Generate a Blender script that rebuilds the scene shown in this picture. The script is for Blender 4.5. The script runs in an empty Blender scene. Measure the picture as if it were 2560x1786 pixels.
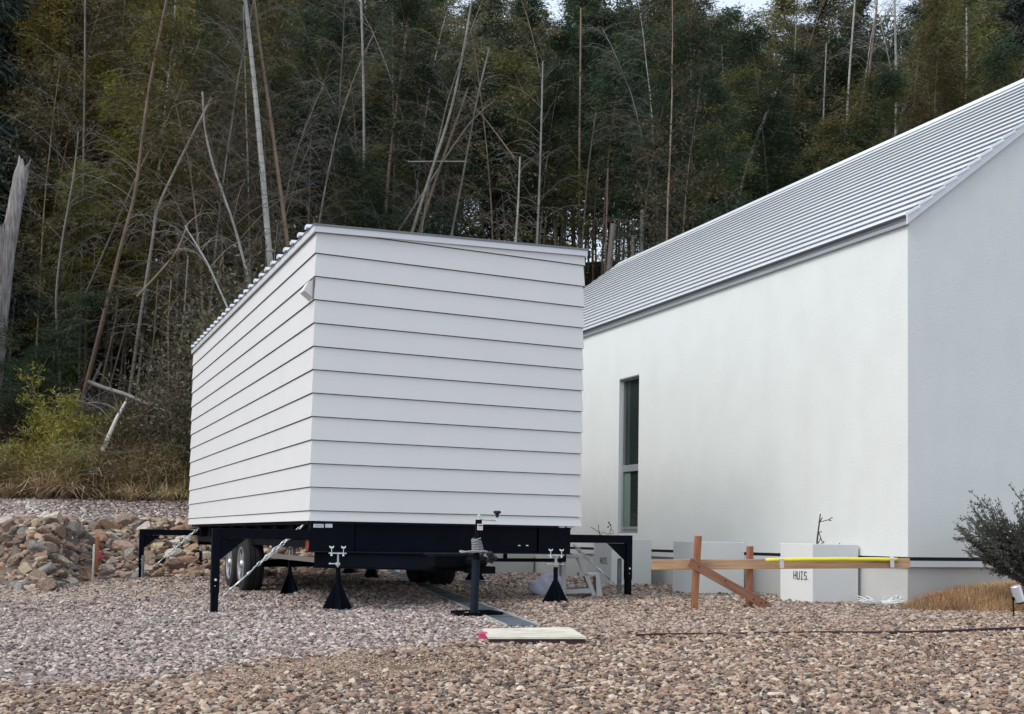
import bpy, bmesh, math, random
import numpy as np
from mathutils import Vector, Matrix, Quaternion
R = math.radians
random.seed(7); rng = np.random.default_rng(7)

# ------------------------------------------------------------ camera, world, sun, exposure
F, CX, CY, GZ = 2714.8, 1280.0, 1225.36, 0.65        # focal length and optical centre in photo pixels, eye height
FW = Vector((0.40427, 0.91359, 0.04383)); RT = Vector((0.91409, -0.40522, 0.0152)); UP = Vector((-0.03165, -0.03392, 0.99892))
cam = bpy.data.cameras.new('camera'); co = bpy.data.objects.new('camera', cam)
bpy.context.scene.collection.objects.link(co)
cam.sensor_width = 36; cam.lens = F/2560*36; cam.shift_y = (CY-893)/2560
cam.clip_end = 1000; cam.clip_start = 0.05
co.matrix_world = Matrix(((RT.x, UP.x, -FW.x, 0), (RT.y, UP.y, -FW.y, 0), (RT.z, UP.z, -FW.z, GZ), (0, 0, 0, 1)))
SC = bpy.context.scene
SC.camera = co
W = bpy.data.worlds.new('World'); SC.world = W; W.use_nodes = True
nt = W.node_tree; nt.nodes.clear()
sun_el, sun_az = R(46), R(-98)                     # sun behind thin cloud, up on the left, a little behind the camera
sky = nt.nodes.new('ShaderNodeTexSky'); sky.sky_type = 'NISHITA'; sky.sun_disc = False
sky.sun_elevation = sun_el; sky.sun_rotation = sun_az; sky.altitude = 100; sky.dust_density = 3.0; sky.air_density = 1.0
hs = nt.nodes.new('ShaderNodeHueSaturation'); hs.inputs['Saturation'].default_value = 0.36
mx = nt.nodes.new('ShaderNodeMixRGB'); mx.inputs[0].default_value = 0.62; mx.inputs[2].default_value = (7.8, 8.9, 10.4, 1)   # overcast veil
bg = nt.nodes.new('ShaderNodeBackground'); bg.inputs['Strength'].default_value = 0.105
wo = nt.nodes.new('ShaderNodeOutputWorld')
L = nt.links.new
L(sky.outputs[0], hs.inputs['Color']); L(hs.outputs[0], mx.inputs[1]); L(mx.outputs[0], bg.inputs[0]); L(bg.outputs[0], wo.inputs[0])
sl = bpy.data.lights.new('sun', 'SUN'); sl.energy = 1.3; sl.angle = R(30); sl.color = (1, 0.95, 0.865)
so = bpy.data.objects.new('sun', sl); SC.collection.objects.link(so)
sd = Vector((math.sin(sun_az)*math.cos(sun_el), math.cos(sun_az)*math.cos(sun_el), math.sin(sun_el)))
so.rotation_euler = sd.to_track_quat('Z', 'Y').to_euler()
SC.view_settings.view_transform = 'Standard'; SC.view_settings.look = 'None'
SC.view_settings.exposure = 0.48; SC.view_settings.gamma = 1
SC.cycles.max_bounces = 6; SC.cycles.diffuse_bounces = 3; SC.cycles.transparent_max_bounces = 8

# ------------------------------------------------------------ materials
MATS = {}
def mat(name, col, rough=0.7, metal=0.0, var=0.0, vscale=3.0, bump=0.0, bscale=40.0, col2=None, mixscale=4.0, rnd=0.0, trans=0.0, spec=0.5, stretch=None, detail=4.0, contrast=1.0):
    m = bpy.data.materials.new(name); m.use_nodes = True; n = m.node_tree; P = n.nodes['Principled BSDF']
    P.inputs['Roughness'].default_value = rough; P.inputs['Metallic'].default_value = metal
    P.inputs['Specular IOR Level'].default_value = spec
    ln = n.links.new
    tc = n.nodes.new('ShaderNodeTexCoord'); vec = tc.outputs['Object']
    if stretch:
        mp = n.nodes.new('ShaderNodeMapping'); mp.inputs['Scale'].default_value = stretch; ln(vec, mp.inputs[0]); vec = mp.outputs[0]
    c = n.nodes.new('ShaderNodeRGB'); c.outputs[0].default_value = (*col, 1); cur = c.outputs[0]
    if col2:
        t = n.nodes.new('ShaderNodeTexNoise'); t.inputs['Scale'].default_value = mixscale; t.inputs['Detail'].default_value = detail; ln(vec, t.inputs['Vector'])
        rp = n.nodes.new('ShaderNodeValToRGB'); rp.color_ramp.elements[0].position = 0.5-0.17/contrast; rp.color_ramp.elements[1].position = 0.5+0.17/contrast; ln(t.outputs[0], rp.inputs[0])
        x = n.nodes.new('ShaderNodeMixRGB'); ln(rp.outputs[0], x.inputs[0]); ln(cur, x.inputs[1]); x.inputs[2].default_value = (*col2, 1); cur = x.outputs[0]
    if var:
        t = n.nodes.new('ShaderNodeTexNoise'); t.inputs['Scale'].default_value = vscale; t.inputs['Detail'].default_value = 5; ln(vec, t.inputs['Vector'])
        mr = n.nodes.new('ShaderNodeMapRange'); mr.inputs['From Min'].default_value = 0.25; mr.inputs['From Max'].default_value = 0.75
        mr.inputs['To Min'].default_value = 1-var; mr.inputs['To Max'].default_value = 1+var; ln(t.outputs[0], mr.inputs[0])
        h = n.nodes.new('ShaderNodeHueSaturation'); ln(mr.outputs[0], h.inputs['Value']); ln(cur, h.inputs['Color']); cur = h.outputs[0]
    if rnd:
        oi = n.nodes.new('ShaderNodeObjectInfo'); mr = n.nodes.new('ShaderNodeMapRange'); mr.inputs['To Min'].default_value = 1-rnd; mr.inputs['To Max'].default_value = 1+rnd
        ln(oi.outputs['Random'], mr.inputs[0]); h = n.nodes.new('ShaderNodeHueSaturation'); ln(mr.outputs[0], h.inputs['Value']); ln(cur, h.inputs['Color'])
        m2 = n.nodes.new('ShaderNodeMath'); m2.operation = 'MULTIPLY_ADD'; m2.inputs[1].default_value = 0.05; m2.inputs[2].default_value = 0.475; ln(oi.outputs['Random'], m2.inputs[0]); ln(m2.outputs[0], h.inputs['Hue'])
        cur = h.outputs[0]
    ln(cur, P.inputs['Base Color'])
    if bump:
        t = n.nodes.new('ShaderNodeTexNoise'); t.inputs['Scale'].default_value = bscale; t.inputs['Detail'].default_value = 6; ln(vec, t.inputs['Vector'])
        b = n.nodes.new('ShaderNodeBump'); b.inputs['Strength'].default_value = bump; b.inputs['Distance'].default_value = 0.01; ln(t.outputs[0], b.inputs['Height']); ln(b.outputs[0], P.inputs['Normal'])
    if trans:
        tr = n.nodes.new('ShaderNodeBsdfTranslucent'); ln(cur, tr.inputs[0]); ms = n.nodes.new('ShaderNodeMixShader'); ms.inputs[0].default_value = trans
        ln(P.outputs[0], ms.inputs[1]); ln(tr.outputs[0], ms.inputs[2]); ln(ms.outputs[0], n.nodes['Material Output'].inputs[0])
    MATS[name] = m
    return m
mat('siding', (0.72, 0.715, 0.71), 0.55, var=0.02, vscale=2.0, bump=0.12, bscale=160)
mat('joint', (0.16, 0.16, 0.165), 0.7)
mat('trim_white', (0.68, 0.70, 0.73), 0.35, var=0.03)
mat('cap_grey', (0.17, 0.18, 0.19), 0.5, var=0.1)
mat('lap_shade', (0.34, 0.36, 0.38), 0.5)
mat('metal_roof', (0.84, 0.87, 0.89), 0.32, metal=0.3, var=0.05, vscale=1.5)
mat('stucco', (0.735, 0.762, 0.745), 0.9, var=0.02, vscale=1.6, bump=0.30, bscale=38, col2=(0.71, 0.73, 0.712), mixscale=2.0, stretch=(1.6, 1.6, 1.1))
mat('concrete', (0.50, 0.50, 0.485), 0.85, var=0.06, vscale=2.5, bump=0.25, bscale=80)
mat('black_steel', (0.0032, 0.0042, 0.0095), 0.5, var=0.3, vscale=6, spec=0.07)
mat('black_matte', (0.003, 0.0035, 0.005), 0.7, spec=0.08)
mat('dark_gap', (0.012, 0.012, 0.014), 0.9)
mat('grey_bar', (0.16, 0.145, 0.13), 0.6, var=0.15)
mat('zinc', (0.62, 0.66, 0.68), 0.32, metal=0.75, var=0.15, vscale=30)
mat('pipe_zinc', (0.22, 0.24, 0.26), 0.5, metal=0.5, var=0.3, vscale=9)
mat('bolt_white', (0.85, 0.87, 0.88), 0.3, metal=0.3)
mat('jack_post', (0.010, 0.015, 0.026), 0.6, metal=0.0, spec=0.15, var=0.35, vscale=15)
mat('rubber', (0.008, 0.008, 0.010), 0.85, bump=0.4, bscale=30)
mat('rim', (0.48, 0.49, 0.51), 0.38, metal=0.7)
mat('reflector', (0.75, 0.77, 0.85), 0.25, var=0.1, vscale=40)
mat('red_lens', (0.55, 0.08, 0.05), 0.3)
mat('grip', (0.012, 0.012, 0.013), 0.6)
mat('label_white', (0.8, 0.78, 0.78), 0.5)
mat('label_red', (0.5, 0.03, 0.08), 0.5)
mat('rope', (0.30, 0.30, 0.33), 0.85, bump=0.5, bscale=120)
mat('frame_alu', (0.38, 0.40, 0.42), 0.4, metal=0.4, var=0.05)
mat('glass', (0.020, 0.030, 0.030), 0.04, var=0.25, vscale=1.6, spec=0.45)
mat('curtain', (0.14, 0.20, 0.17), 0.8, var=0.2, stretch=(8, 8, 0.6))
mat('planter', (0.74, 0.755, 0.74), 0.8, var=0.03, vscale=3, bump=0.15, bscale=90)
mat('soil', (0.05, 0.035, 0.025), 0.95, bump=1, bscale=60)
mat('ink', (0.03, 0.03, 0.033), 0.8)
def wood(name, c1, c2, sx=(2, 14, 14)):
    return mat(name, c1, 0.75, col2=c2, mixscale=3.0, stretch=sx, var=0.1, vscale=8, bump=0.2, bscale=60)
wood('pine_rail', (0.53, 0.34, 0.19), (0.37, 0.215, 0.12), (1.2, 12, 22))
wood('cedar_stake', (0.38, 0.165, 0.085), (0.25, 0.09, 0.05), (14, 14, 1.5))
wood('cedar_brace', (0.34, 0.17, 0.10), (0.23, 0.10, 0.06), (1.5, 14, 14))
wood('plywood', (0.70, 0.665, 0.58), (0.50, 0.45, 0.36), (2, 5, 9))
mat('board_edge', (0.035, 0.018, 0.02), 0.8)
mat('knot', (0.10, 0.035, 0.02), 0.8)
mat('pink_tape', (0.55, 0.06, 0.15), 0.5, var=0.3, vscale=14)
mat('yellow_foam', (0.78, 0.68, 0.07), 0.6, var=0.04)
mat('clear_tape', (0.62, 0.60, 0.58), 0.3)
mat('cable_white', (0.78, 0.80, 0.80), 0.5)
mat('stool', (0.50, 0.50, 0.48), 0.6, var=0.06)
mat('sack', (0.74, 0.75, 0.88), 0.55, bump=0.6, bscale=10)
mat('sack_pink', (0.50, 0.16, 0.20), 0.5)
mat('grate', (0.095, 0.12, 0.15), 0.5, metal=0.35, var=0.25, vscale=3)
mat('grate_rim', (0.33, 0.35, 0.34), 0.6, var=0.15)
mat('edging', (0.045, 0.022, 0.028), 0.8)
mat('lamp_silver', (0.72, 0.74, 0.80), 0.3, metal=0.6)
mat('culm_green', (0.1365, 0.1300, 0.0780), 0.6, col2=(0.2210, 0.1690, 0.1040), mixscale=0.8, rnd=0.3)
mat('culm_pale', (0.36, 0.35, 0.335), 0.6, col2=(0.23, 0.22, 0.20), mixscale=2.5, rnd=0.2, bump=0.2, bscale=20)
mat('culm_tan', (0.25, 0.172, 0.105), 0.6, col2=(0.15, 0.112, 0.075), mixscale=2.0, rnd=0.25)
mat('culm_grey', (0.2400, 0.2220, 0.1980), 0.6, col2=(0.1440, 0.1260, 0.1020), mixscale=2.0, rnd=0.3)
mat('node_dark', (0.09, 0.08, 0.07), 0.8)
mat('twig_grey', (0.20, 0.182, 0.165), 0.8, rnd=0.3)
mat('twig_brown', (0.1438, 0.1025, 0.0750), 0.8, rnd=0.35)
mat('twig_olive', (0.1105, 0.0975, 0.0585), 0.8, rnd=0.3)
mat('twig_red', (0.085, 0.038, 0.035), 0.8, rnd=0.3)
mat('leaf_olive', (0.1365, 0.1534, 0.0520), 0.75, spec=0.15, rnd=0.35, var=0.4, vscale=0.9, trans=0.25, col2=(0.1690, 0.1495, 0.0624), mixscale=0.6)
mat('leaf_dark', (0.0390, 0.0702, 0.0468), 0.75, spec=0.15, rnd=0.35, var=0.4, vscale=0.8, trans=0.2, col2=(0.0728, 0.0910, 0.0468), mixscale=0.5)
mat('leaf_yellow', (0.3105, 0.2702, 0.0690), 0.75, spec=0.15, rnd=0.25, var=0.4, vscale=0.9, trans=0.25, col2=(0.2300, 0.1782, 0.0633), mixscale=0.7)
mat('leaf_brown', (0.1288, 0.1148, 0.0616), 0.75, spec=0.15, rnd=0.3, var=0.3, vscale=0.9, trans=0.2)
mat('leaf_cedar', (0.0168, 0.0360, 0.0288), 0.6, rnd=0.3, var=0.4, vscale=0.7, trans=0.15)
mat('leaf_broad', (0.0750, 0.0825, 0.0400), 0.6, spec=0.3, rnd=0.2, var=0.6, vscale=4.0, trans=0.2, col2=(0.2000, 0.1750, 0.1125), mixscale=1.5)
mat('leaf_fresh', (0.34, 0.33, 0.06), 0.5, rnd=0.2, var=0.3, trans=0.3)
mat('leaf_green', (0.045, 0.09, 0.02), 0.5, var=0.3, trans=0.3)
mat('grass_olive', (0.2040, 0.1800, 0.0600), 0.65, rnd=0.3, trans=0.2, col2=(0.2880, 0.2100, 0.1080), mixscale=1.2)
mat('grass_straw', (0.6210, 0.4860, 0.3240), 0.65, rnd=0.3, trans=0.2, col2=(0.4050, 0.2835, 0.1755), mixscale=2)
mat('grass_dry', (0.74, 0.54, 0.31), 0.75, var=0.3, vscale=3, trans=0.2, col2=(0.42, 0.235, 0.13), mixscale=2.2)
mat('grass_base', (0.26, 0.17, 0.085), 0.9, var=0.3)
mat('rosemary', (0.12, 0.145, 0.12), 0.6, var=0.4, vscale=8, trans=0.15, col2=(0.035, 0.036, 0.030), mixscale=4)
mat('flower_white', (0.8, 0.78, 0.74), 0.6)
mat('bark', (0.07, 0.05, 0.038), 0.9, rnd=0.2, bump=0.5, bscale=12)
mat('dead_wood', (0.34, 0.32, 0.315), 0.85, col2=(0.13, 0.115, 0.11), mixscale=4, stretch=(7, 7, 0.7), bump=0.9, bscale=14)
mat('log_white', (0.33, 0.315, 0.30), 0.8, col2=(0.22, 0.19, 0.165), mixscale=5, var=0.2)
mat('stick_white', (0.66, 0.63, 0.57), 0.8, var=0.15, vscale=12)
mat('sheath', (0.50, 0.42, 0.30), 0.7, var=0.2, trans=0.2)

def stone_mat(name, zones):
    """every stone takes a colour of its own; which family it draws from follows where the two gravels were laid"""
    m = bpy.data.materials.new(name); m.use_nodes = True; n = m.node_tree; P = n.nodes['Principled BSDF']; ln = n.links.new
    P.inputs['Roughness'].default_value = 0.8; P.inputs['Specular IOR Level'].default_value = 0.3
    oi = n.nodes.new('ShaderNodeObjectInfo')
    def ramp(cols):
        r = n.nodes.new('ShaderNodeValToRGB'); r.color_ramp.interpolation = 'CONSTANT'
        e = r.color_ramp.elements
        while len(e) < len(cols): e.new(0.5)
        for i, c in enumerate(cols): e[i].position = i/len(cols); e[i].color = (*c, 1)
        return r
    ra = ramp(zones[0]); ln(oi.outputs['Random'], ra.inputs[0]); cur = ra.outputs[0]
    if len(zones) > 1:
        rb = ramp(zones[1]); ln(oi.outputs['Random'], rb.inputs[0])
        at = n.nodes.new('ShaderNodeAttribute'); at.attribute_name = 'tan'; at.attribute_type = 'INSTANCER'
        x = n.nodes.new('ShaderNodeMixRGB'); ln(at.outputs['Fac'], x.inputs[0]); ln(cur, x.inputs[1]); ln(rb.outputs[0], x.inputs[2]); cur = x.outputs[0]
    g = n.nodes.new('ShaderNodeNewGeometry')
    t = n.nodes.new('ShaderNodeTexNoise'); t.inputs['Scale'].default_value = 70; t.inputs['Detail'].default_value = 4; ln(g.outputs['Position'], t.inputs['Vector'])
    mr = n.nodes.new('ShaderNodeMapRange'); mr.inputs['From Min'].default_value = 0.25; mr.inputs['From Max'].default_value = 0.75; mr.inputs['To Min'].default_value = 0.75; mr.inputs['To Max'].default_value = 1.25; ln(t.outputs[0], mr.inputs[0])
    h = n.nodes.new('ShaderNodeHueSaturation'); ln(mr.outputs[0], h.inputs['Value']); ln(cur, h.inputs['Color']); ln(h.outputs[0], P.inputs['Base Color'])
    b = n.nodes.new('ShaderNodeBump'); b.inputs['Strength'].default_value = 0.4; b.inputs['Distance'].default_value = 0.004; ln(t.outputs[0], b.inputs['Height']); ln(b.outputs[0], P.inputs['Normal'])
    return m
GREY = [(.36,.305,.285), (.235,.19,.178), (.44,.385,.36), (.175,.14,.13), (.31,.25,.225), (.53,.475,.45), (.26,.205,.185), (.205,.178,.172), (.39,.31,.28), (.13,.108,.10)]
TAN = [(.37,.255,.175), (.25,.165,.118), (.43,.315,.225), (.195,.138,.105), (.38,.31,.245), (.29,.19,.135), (.165,.132,.118), (.56,.465,.37), (.33,.205,.145), (.10,.078,.066)]
GREY = [tuple(min(c*1.13, .62) for c in q) for q in GREY]
stone = stone_mat('stone', [GREY, TAN])

# ------------------------------------------------------------ helpers
COL = SC.collection
def link(o, parent=None):
    COL.objects.link(o)
    if parent is not None: o.parent = parent
    return o
def tag(o, label=None, cat=None, group=None, kind=None):
    if label: o['label'] = label
    if cat: o['category'] = cat
    if group: o['group'] = group
    if kind: o['kind'] = kind
    return o
def empty(name, loc=(0, 0, 0), rz=0, label=None, cat=None, group=None):
    o = bpy.data.objects.new(name, None); o.location = loc; o.rotation_euler = (0, 0, rz); o.empty_display_size = 0.1
    return tag(link(o), label, cat, group)
class MB:
    def __init__(s): s.v = []; s.f = []; s.mi = []; s.m = 0
    def add(s, V, Fs):
        b = len(s.v); s.v += [tuple(v) for v in V]; s.f += [tuple(b+i for i in f) for f in Fs]; s.mi += [s.m]*len(Fs); return s
    def box(s, lo, hi, M=None, bev=0.0):
        x0, y0, z0 = lo; x1, y1, z1 = hi
        if bev > 0:
            b = bev; V = []; Fs = []
            # chamfered box: 24 vertices
            bm = bmesh.new(); bmesh.ops.create_cube(bm, size=1)
            for v in bm.verts: v.co = Vector(((x0+x1)/2+v.co.x*(x1-x0), (y0+y1)/2+v.co.y*(y1-y0), (z0+z1)/2+v.co.z*(z1-z0)))
            bmesh.ops.bevel(bm, geom=list(bm.edges), offset=b, segments=1, affect='EDGES')
            bm.verts.index_update(); V = [v.co.copy() for v in bm.verts]; Fs = [tuple(v.index for v in f.verts) for f in bm.faces]; bm.free()
        else:
            V = [Vector(p) for p in ((x0,y0,z0),(x1,y0,z0),(x1,y1,z0),(x0,y1,z0),(x0,y0,z1),(x1,y0,z1),(x1,y1,z1),(x0,y1,z1))]
            Fs = [(0,3,2,1),(4,5,6,7),(0,1,5,4),(1,2,6,5),(2,3,7,6),(3,0,4,7)]
        if M is not None: V = [M @ v for v in V]
        return s.add(V, Fs)
    def prism(s, pts, a, b, axis='y', M=None):
        """polygon pts in the plane across axis, swept from a to b"""
        n = len(pts); mk = {'y': lambda p, t: (p[0], t, p[1]), 'x': lambda p, t: (t, p[0], p[1]), 'z': lambda p, t: (p[0], p[1], t)}[axis]
        V = [Vector(mk(p, a)) for p in pts]+[Vector(mk(p, b)) for p in pts]
        if M is not None: V = [M @ v for v in V]
        return s.add(V, [tuple(range(n))[::-1], tuple(range(n, 2*n))]+[(i, (i+1) % n, n+(i+1) % n, n+i) for i in range(n)])
    def tube(s, pts, r, n=8, cap=True, closed=False):
        pts = [Vector(p) for p in pts]; m = len(pts); rs = r if hasattr(r, '__len__') else [r]*m
        V = []; Fs = []; prev = None
        for i, p in enumerate(pts):
            d = (pts[min(i+1, m-1)]-pts[max(i-1, 0)]) if not closed else (pts[(i+1) % m]-pts[i-1])
            d.normalize()
            if prev is None: u = d.orthogonal().normalized()
            else:
                u = prev-d*prev.dot(d)
                u = u.normalized() if u.length > 1e-6 else d.orthogonal().normalized()
            prev = u; w = d.cross(u)
            for k in range(n):
                a = 2*math.pi*k/n; V.append(p+(u*math.cos(a)+w*math.sin(a))*rs[i])
        for i in range(m-1 if not closed else m):
            j = (i+1) % m
            for k in range(n): Fs.append((i*n+k, i*n+(k+1) % n, j*n+(k+1) % n, j*n+k))
        if cap and not closed: Fs += [tuple(range(n))[::-1], tuple(range((m-1)*n, m*n))]
        return s.add(V, Fs)
    def lathe(s, prof, c, axis='z', n=24, M=None):
        """profile (radius, height) round an axis through c"""
        V = []; Fs = []; m = len(prof); c = Vector(c)
        for r_, h in prof:
            for k in range(n):
                a = 2*math.pi*k/n; q = (r_*math.cos(a), r_*math.sin(a))
                V.append(c+Vector({'z': (q[0], q[1], h), 'x': (h, q[0], q[1]), 'y': (q[0], h, q[1])}[axis]))
        for i in range(m-1):
            for k in range(n): Fs.append((i*n+k, i*n+(k+1) % n, (i+1)*n+(k+1) % n, (i+1)*n+k))
        Fs += [tuple(range(n))[::-1], tuple(range((m-1)*n, m*n))]
        if M is not None: V = [M @ v for v in V]
        return s.add(V, Fs)
    def obj(s, name, mats, parent=None, smooth=False, loc=None):
        me = bpy.data.meshes.new(name); me.from_pydata(s.v, [], s.f); me.validate()
        for m in (mats if isinstance(mats, (list, tuple)) else [mats]): me.materials.append(MATS[m] if isinstance(m, str) else m)
        if len(s.mi) == len(me.polygons): me.polygons.foreach_set('material_index', s.mi)
        bm = bmesh.new(); bm.from_mesh(me); bmesh.ops.recalc_face_normals(bm, faces=bm.faces); bm.to_mesh(me); bm.free()
        if smooth: me.polygons.foreach_set('use_smooth', [True]*len(me.polygons))
        o = bpy.data.objects.new(name, me)
        if loc is not None: o.location = loc
        return link(o, parent)
def npmesh(name, V, Fq, mats, mi=None, smooth=False):
    """mesh from arrays: V (n,3), Fq (m,k) all faces of k corners"""
    me = bpy.data.meshes.new(name); V = np.asarray(V, np.float32); Fq = np.asarray(Fq, np.int32); m, k = Fq.shape
    me.vertices.add(len(V)); me.vertices.foreach_set('co', V.ravel()); me.loops.add(m*k); me.loops.foreach_set('vertex_index', Fq.ravel())
    me.polygons.add(m); me.polygons.foreach_set('loop_start', np.arange(0, m*k, k, dtype=np.int32))
    for x in (mats if isinstance(mats, (list, tuple)) else [mats]): me.materials.append(MATS[x] if isinstance(x, str) else x)
    if mi is not None: me.polygons.foreach_set('material_index', np.asarray(mi, np.int32))
    if smooth: me.polygons.foreach_set('use_smooth', np.ones(m, bool))
    me.update(calc_edges=True); return me
def place(me, name, loc=(0, 0, 0), rz=0, sc=1, parent=None, label=None, cat=None, group=None, kind=None):
    o = bpy.data.objects.new(name, me); o.location = loc; o.rotation_euler = (0, 0, rz); o.scale = (sc, sc, sc) if not hasattr(sc, '__len__') else sc
    return tag(link(o, parent), label, cat, group, kind)
def copy_tree(o, parent=None):
    c = o.copy(); COL.objects.link(c)
    if parent is not None: c.parent = parent
    for ch in list(o.children): copy_tree(ch, c)
    return c
# surveying: where a sight line of the photograph meets the ground, a plane or a given depth
CAMP = Vector((0, 0, GZ))
def ray(px, py): return FW+RT*((px-CX)/F)-UP*((py-CY)/F)
def at_depth(px, py, d): return CAMP+ray(px, py)*d
def g0(x): return min(max(0.02*(x-2.16), -0.10), 0.07)
def on_ground(px, py, dz=0.0):
    z = 0
    for _ in range(6):
        r = ray(px, py); P = CAMP+r*((z-GZ)/r.z); z = g0(P.x)+dz
    return P
TX, TY, TA = 2.1588, 9.0898, 0.0119
TM = Matrix.Translation((TX, TY, 0)) @ Matrix.Rotation(TA, 4, 'Z'); TI = TM.inverted()
def T_plane(px, py, b):
    """sight line onto the plane y = b of the trailer's own frame, in that frame"""
    o = TI @ CAMP; d = TI.to_3x3() @ ray(px, py); return o+d*((b-o.y)/d.y)
def T_side(px, py, a):
    o = TI @ CAMP; d = TI.to_3x3() @ ray(px, py); return o+d*((a-o.x)/d.x)

# ------------------------------------------------------------ terrain
def ss(t): t = min(max(t, 0.0), 1.0); return t*t*(3-2*t)
def yb(x):
    """front foot of the stone bank"""
    return 16.25+0.02*x-2.9*math.exp(-((x-0.12)/0.40)**2)+(4.0*ss((x-4.8)/2.2))
def H(x, y):
    z = g0(x)+0.008*math.sin(x*2.3+1)*math.sin(y*1.9)
    t = y-yb(x); dep = x*FW.x+y*FW.y
    if t > 0: z += 0.80*(ss(t/2.2)*0.6+0.4*min(t/2.2, 1))
    if t > 2.2:
        d0 = dep-(t-2.2)*FW.y; f = min(max((dep-d0)/max(19.6-d0, 1.5), 0), 1); z += (0.40-(g0(x)))*f
    if dep > 20.6 and t > 2.2: q = min(dep, 54)-20.6; z += 0.40*q*min(q/4, 1)
    if dep > 54: z -= 0.02*(dep-54)
    if dep > 21 and t > 2.2: k = min((dep-21)/4, 1); z += k*(0.35*math.sin(x*.31+2)*math.sin(y*.23+1)+0.15*math.sin(x*.9)*math.sin(y*.8))
    return z
def ground_mat():
    m = bpy.data.materials.new('ground_soil'); m.use_nodes = True; n = m.node_tree; P = n.nodes['Principled BSDF']; ln = n.links.new
    P.inputs['Roughness'].default_value = 0.95; P.inputs['Specular IOR Level'].default_value = 0.15
    g = n.nodes.new('ShaderNodeNewGeometry')
    vo = n.nodes.new('ShaderNodeTexVoronoi'); vo.inputs['Scale'].default_value = 26; ln(g.outputs['Position'], vo.inputs['Vector'])
    rp = n.nodes.new('ShaderNodeValToRGB'); cs = [(.13,.10,.085), (.20,.16,.14), (.09,.07,.06), (.24,.20,.17)]
    e = rp.color_ramp.elements
    while len(e) < 4: e.new(0.5)
    for i, c in enumerate(cs): e[i].position = i/3; e[i].color = (*c, 1)
    ln(vo.outputs['Color'], rp.inputs[0])
    t = n.nodes.new('ShaderNodeTexNoise'); t.inputs['Scale'].default_value = 1.2; t.inputs['Detail'].default_value = 8; ln(g.outputs['Position'], t.inputs['Vector'])
    soil = n.nodes.new('ShaderNodeValToRGB'); soil.color_ramp.elements[0].color = (.115,.078,.048,1); soil.color_ramp.elements[1].color = (.21,.148,.095,1); ln(t.outputs[0], soil.inputs[0])
    at = n.nodes.new('ShaderNodeAttribute'); at.attribute_name = 'bare'
    x = n.nodes.new('ShaderNodeMixRGB'); ln(at.outputs['Fac'], x.inputs[0]); ln(rp.outputs[0], x.inputs[1]); ln(soil.outputs[0], x.inputs[2])
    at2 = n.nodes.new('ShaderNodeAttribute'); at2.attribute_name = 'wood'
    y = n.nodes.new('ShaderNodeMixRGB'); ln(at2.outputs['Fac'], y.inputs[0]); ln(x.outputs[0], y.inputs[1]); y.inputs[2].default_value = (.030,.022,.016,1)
    ln(y.outputs[0], P.inputs['Base Color'])
    b = n.nodes.new('ShaderNodeBump'); b.inputs['Strength'].default_value = 0.8; b.inputs['Distance'].default_value = 0.02; ln(vo.outputs['Distance'], b.inputs['Height'])
    ln(b.outputs[0], P.inputs['Normal'])
    return m
D1, D2 = on_ground(985, 1678), on_ground(600, 1695)
def bare_(x, y):
    """how much the soil shows through"""
    n_ = .25*math.sin(x*9+y*5)+.2*math.sin(x*17-y*13)
    a = (1.25+n_)*math.exp(-(((x-D1.x)/0.55)**2+((y-D1.y)/0.40)**2)); b = (1.15+n_)*math.exp(-(((x-D2.x)/0.62)**2+((y-D2.y+0.03)/0.17)**2))
    return min(a+b, 1)
xs = np.concatenate([np.arange(-300, -30, 30), np.arange(-30, -4, 1.0), np.arange(-4, 9, 0.16), np.arange(9, 50, 1.2), np.arange(50, 320, 30)])
ys = np.concatenate([np.arange(-200, -5, 20), np.arange(-5, 2, 0.7), np.arange(2, 10, 0.14), np.arange(10, 26, 0.3), np.arange(26, 75, 1.2), np.arange(75, 420, 35)])
def Hg(x, y): return H(x, y)-0.10*math.exp(-(((x-D1.x-0.05)/0.25)**2+((y-D1.y)/0.2)**2))*0.5+0.05*math.exp(-(((x-D1.x)/0.6)**2+((y-D1.y-.1)/0.5)**2))
V = []; bv = []; wv = []
for y in ys:
    for x in xs:
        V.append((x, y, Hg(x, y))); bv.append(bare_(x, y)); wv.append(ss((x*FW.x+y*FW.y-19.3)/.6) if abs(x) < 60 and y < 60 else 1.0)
nx = len(xs); idx = np.arange(len(ys)*nx).reshape(len(ys), nx)
Fq = np.stack([idx[:-1, :-1], idx[:-1, 1:], idx[1:, 1:], idx[1:, :-1]], -1).reshape(-1, 4)
gm = npmesh('ground', V, Fq, ground_mat(), smooth=True)
for nm, dat in (('bare', bv), ('wood', wv)):
    a = gm.attributes.new(nm, 'FLOAT', 'POINT'); a.data.foreach_set('value', dat)
place(gm, 'ground', kind='structure')

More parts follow.
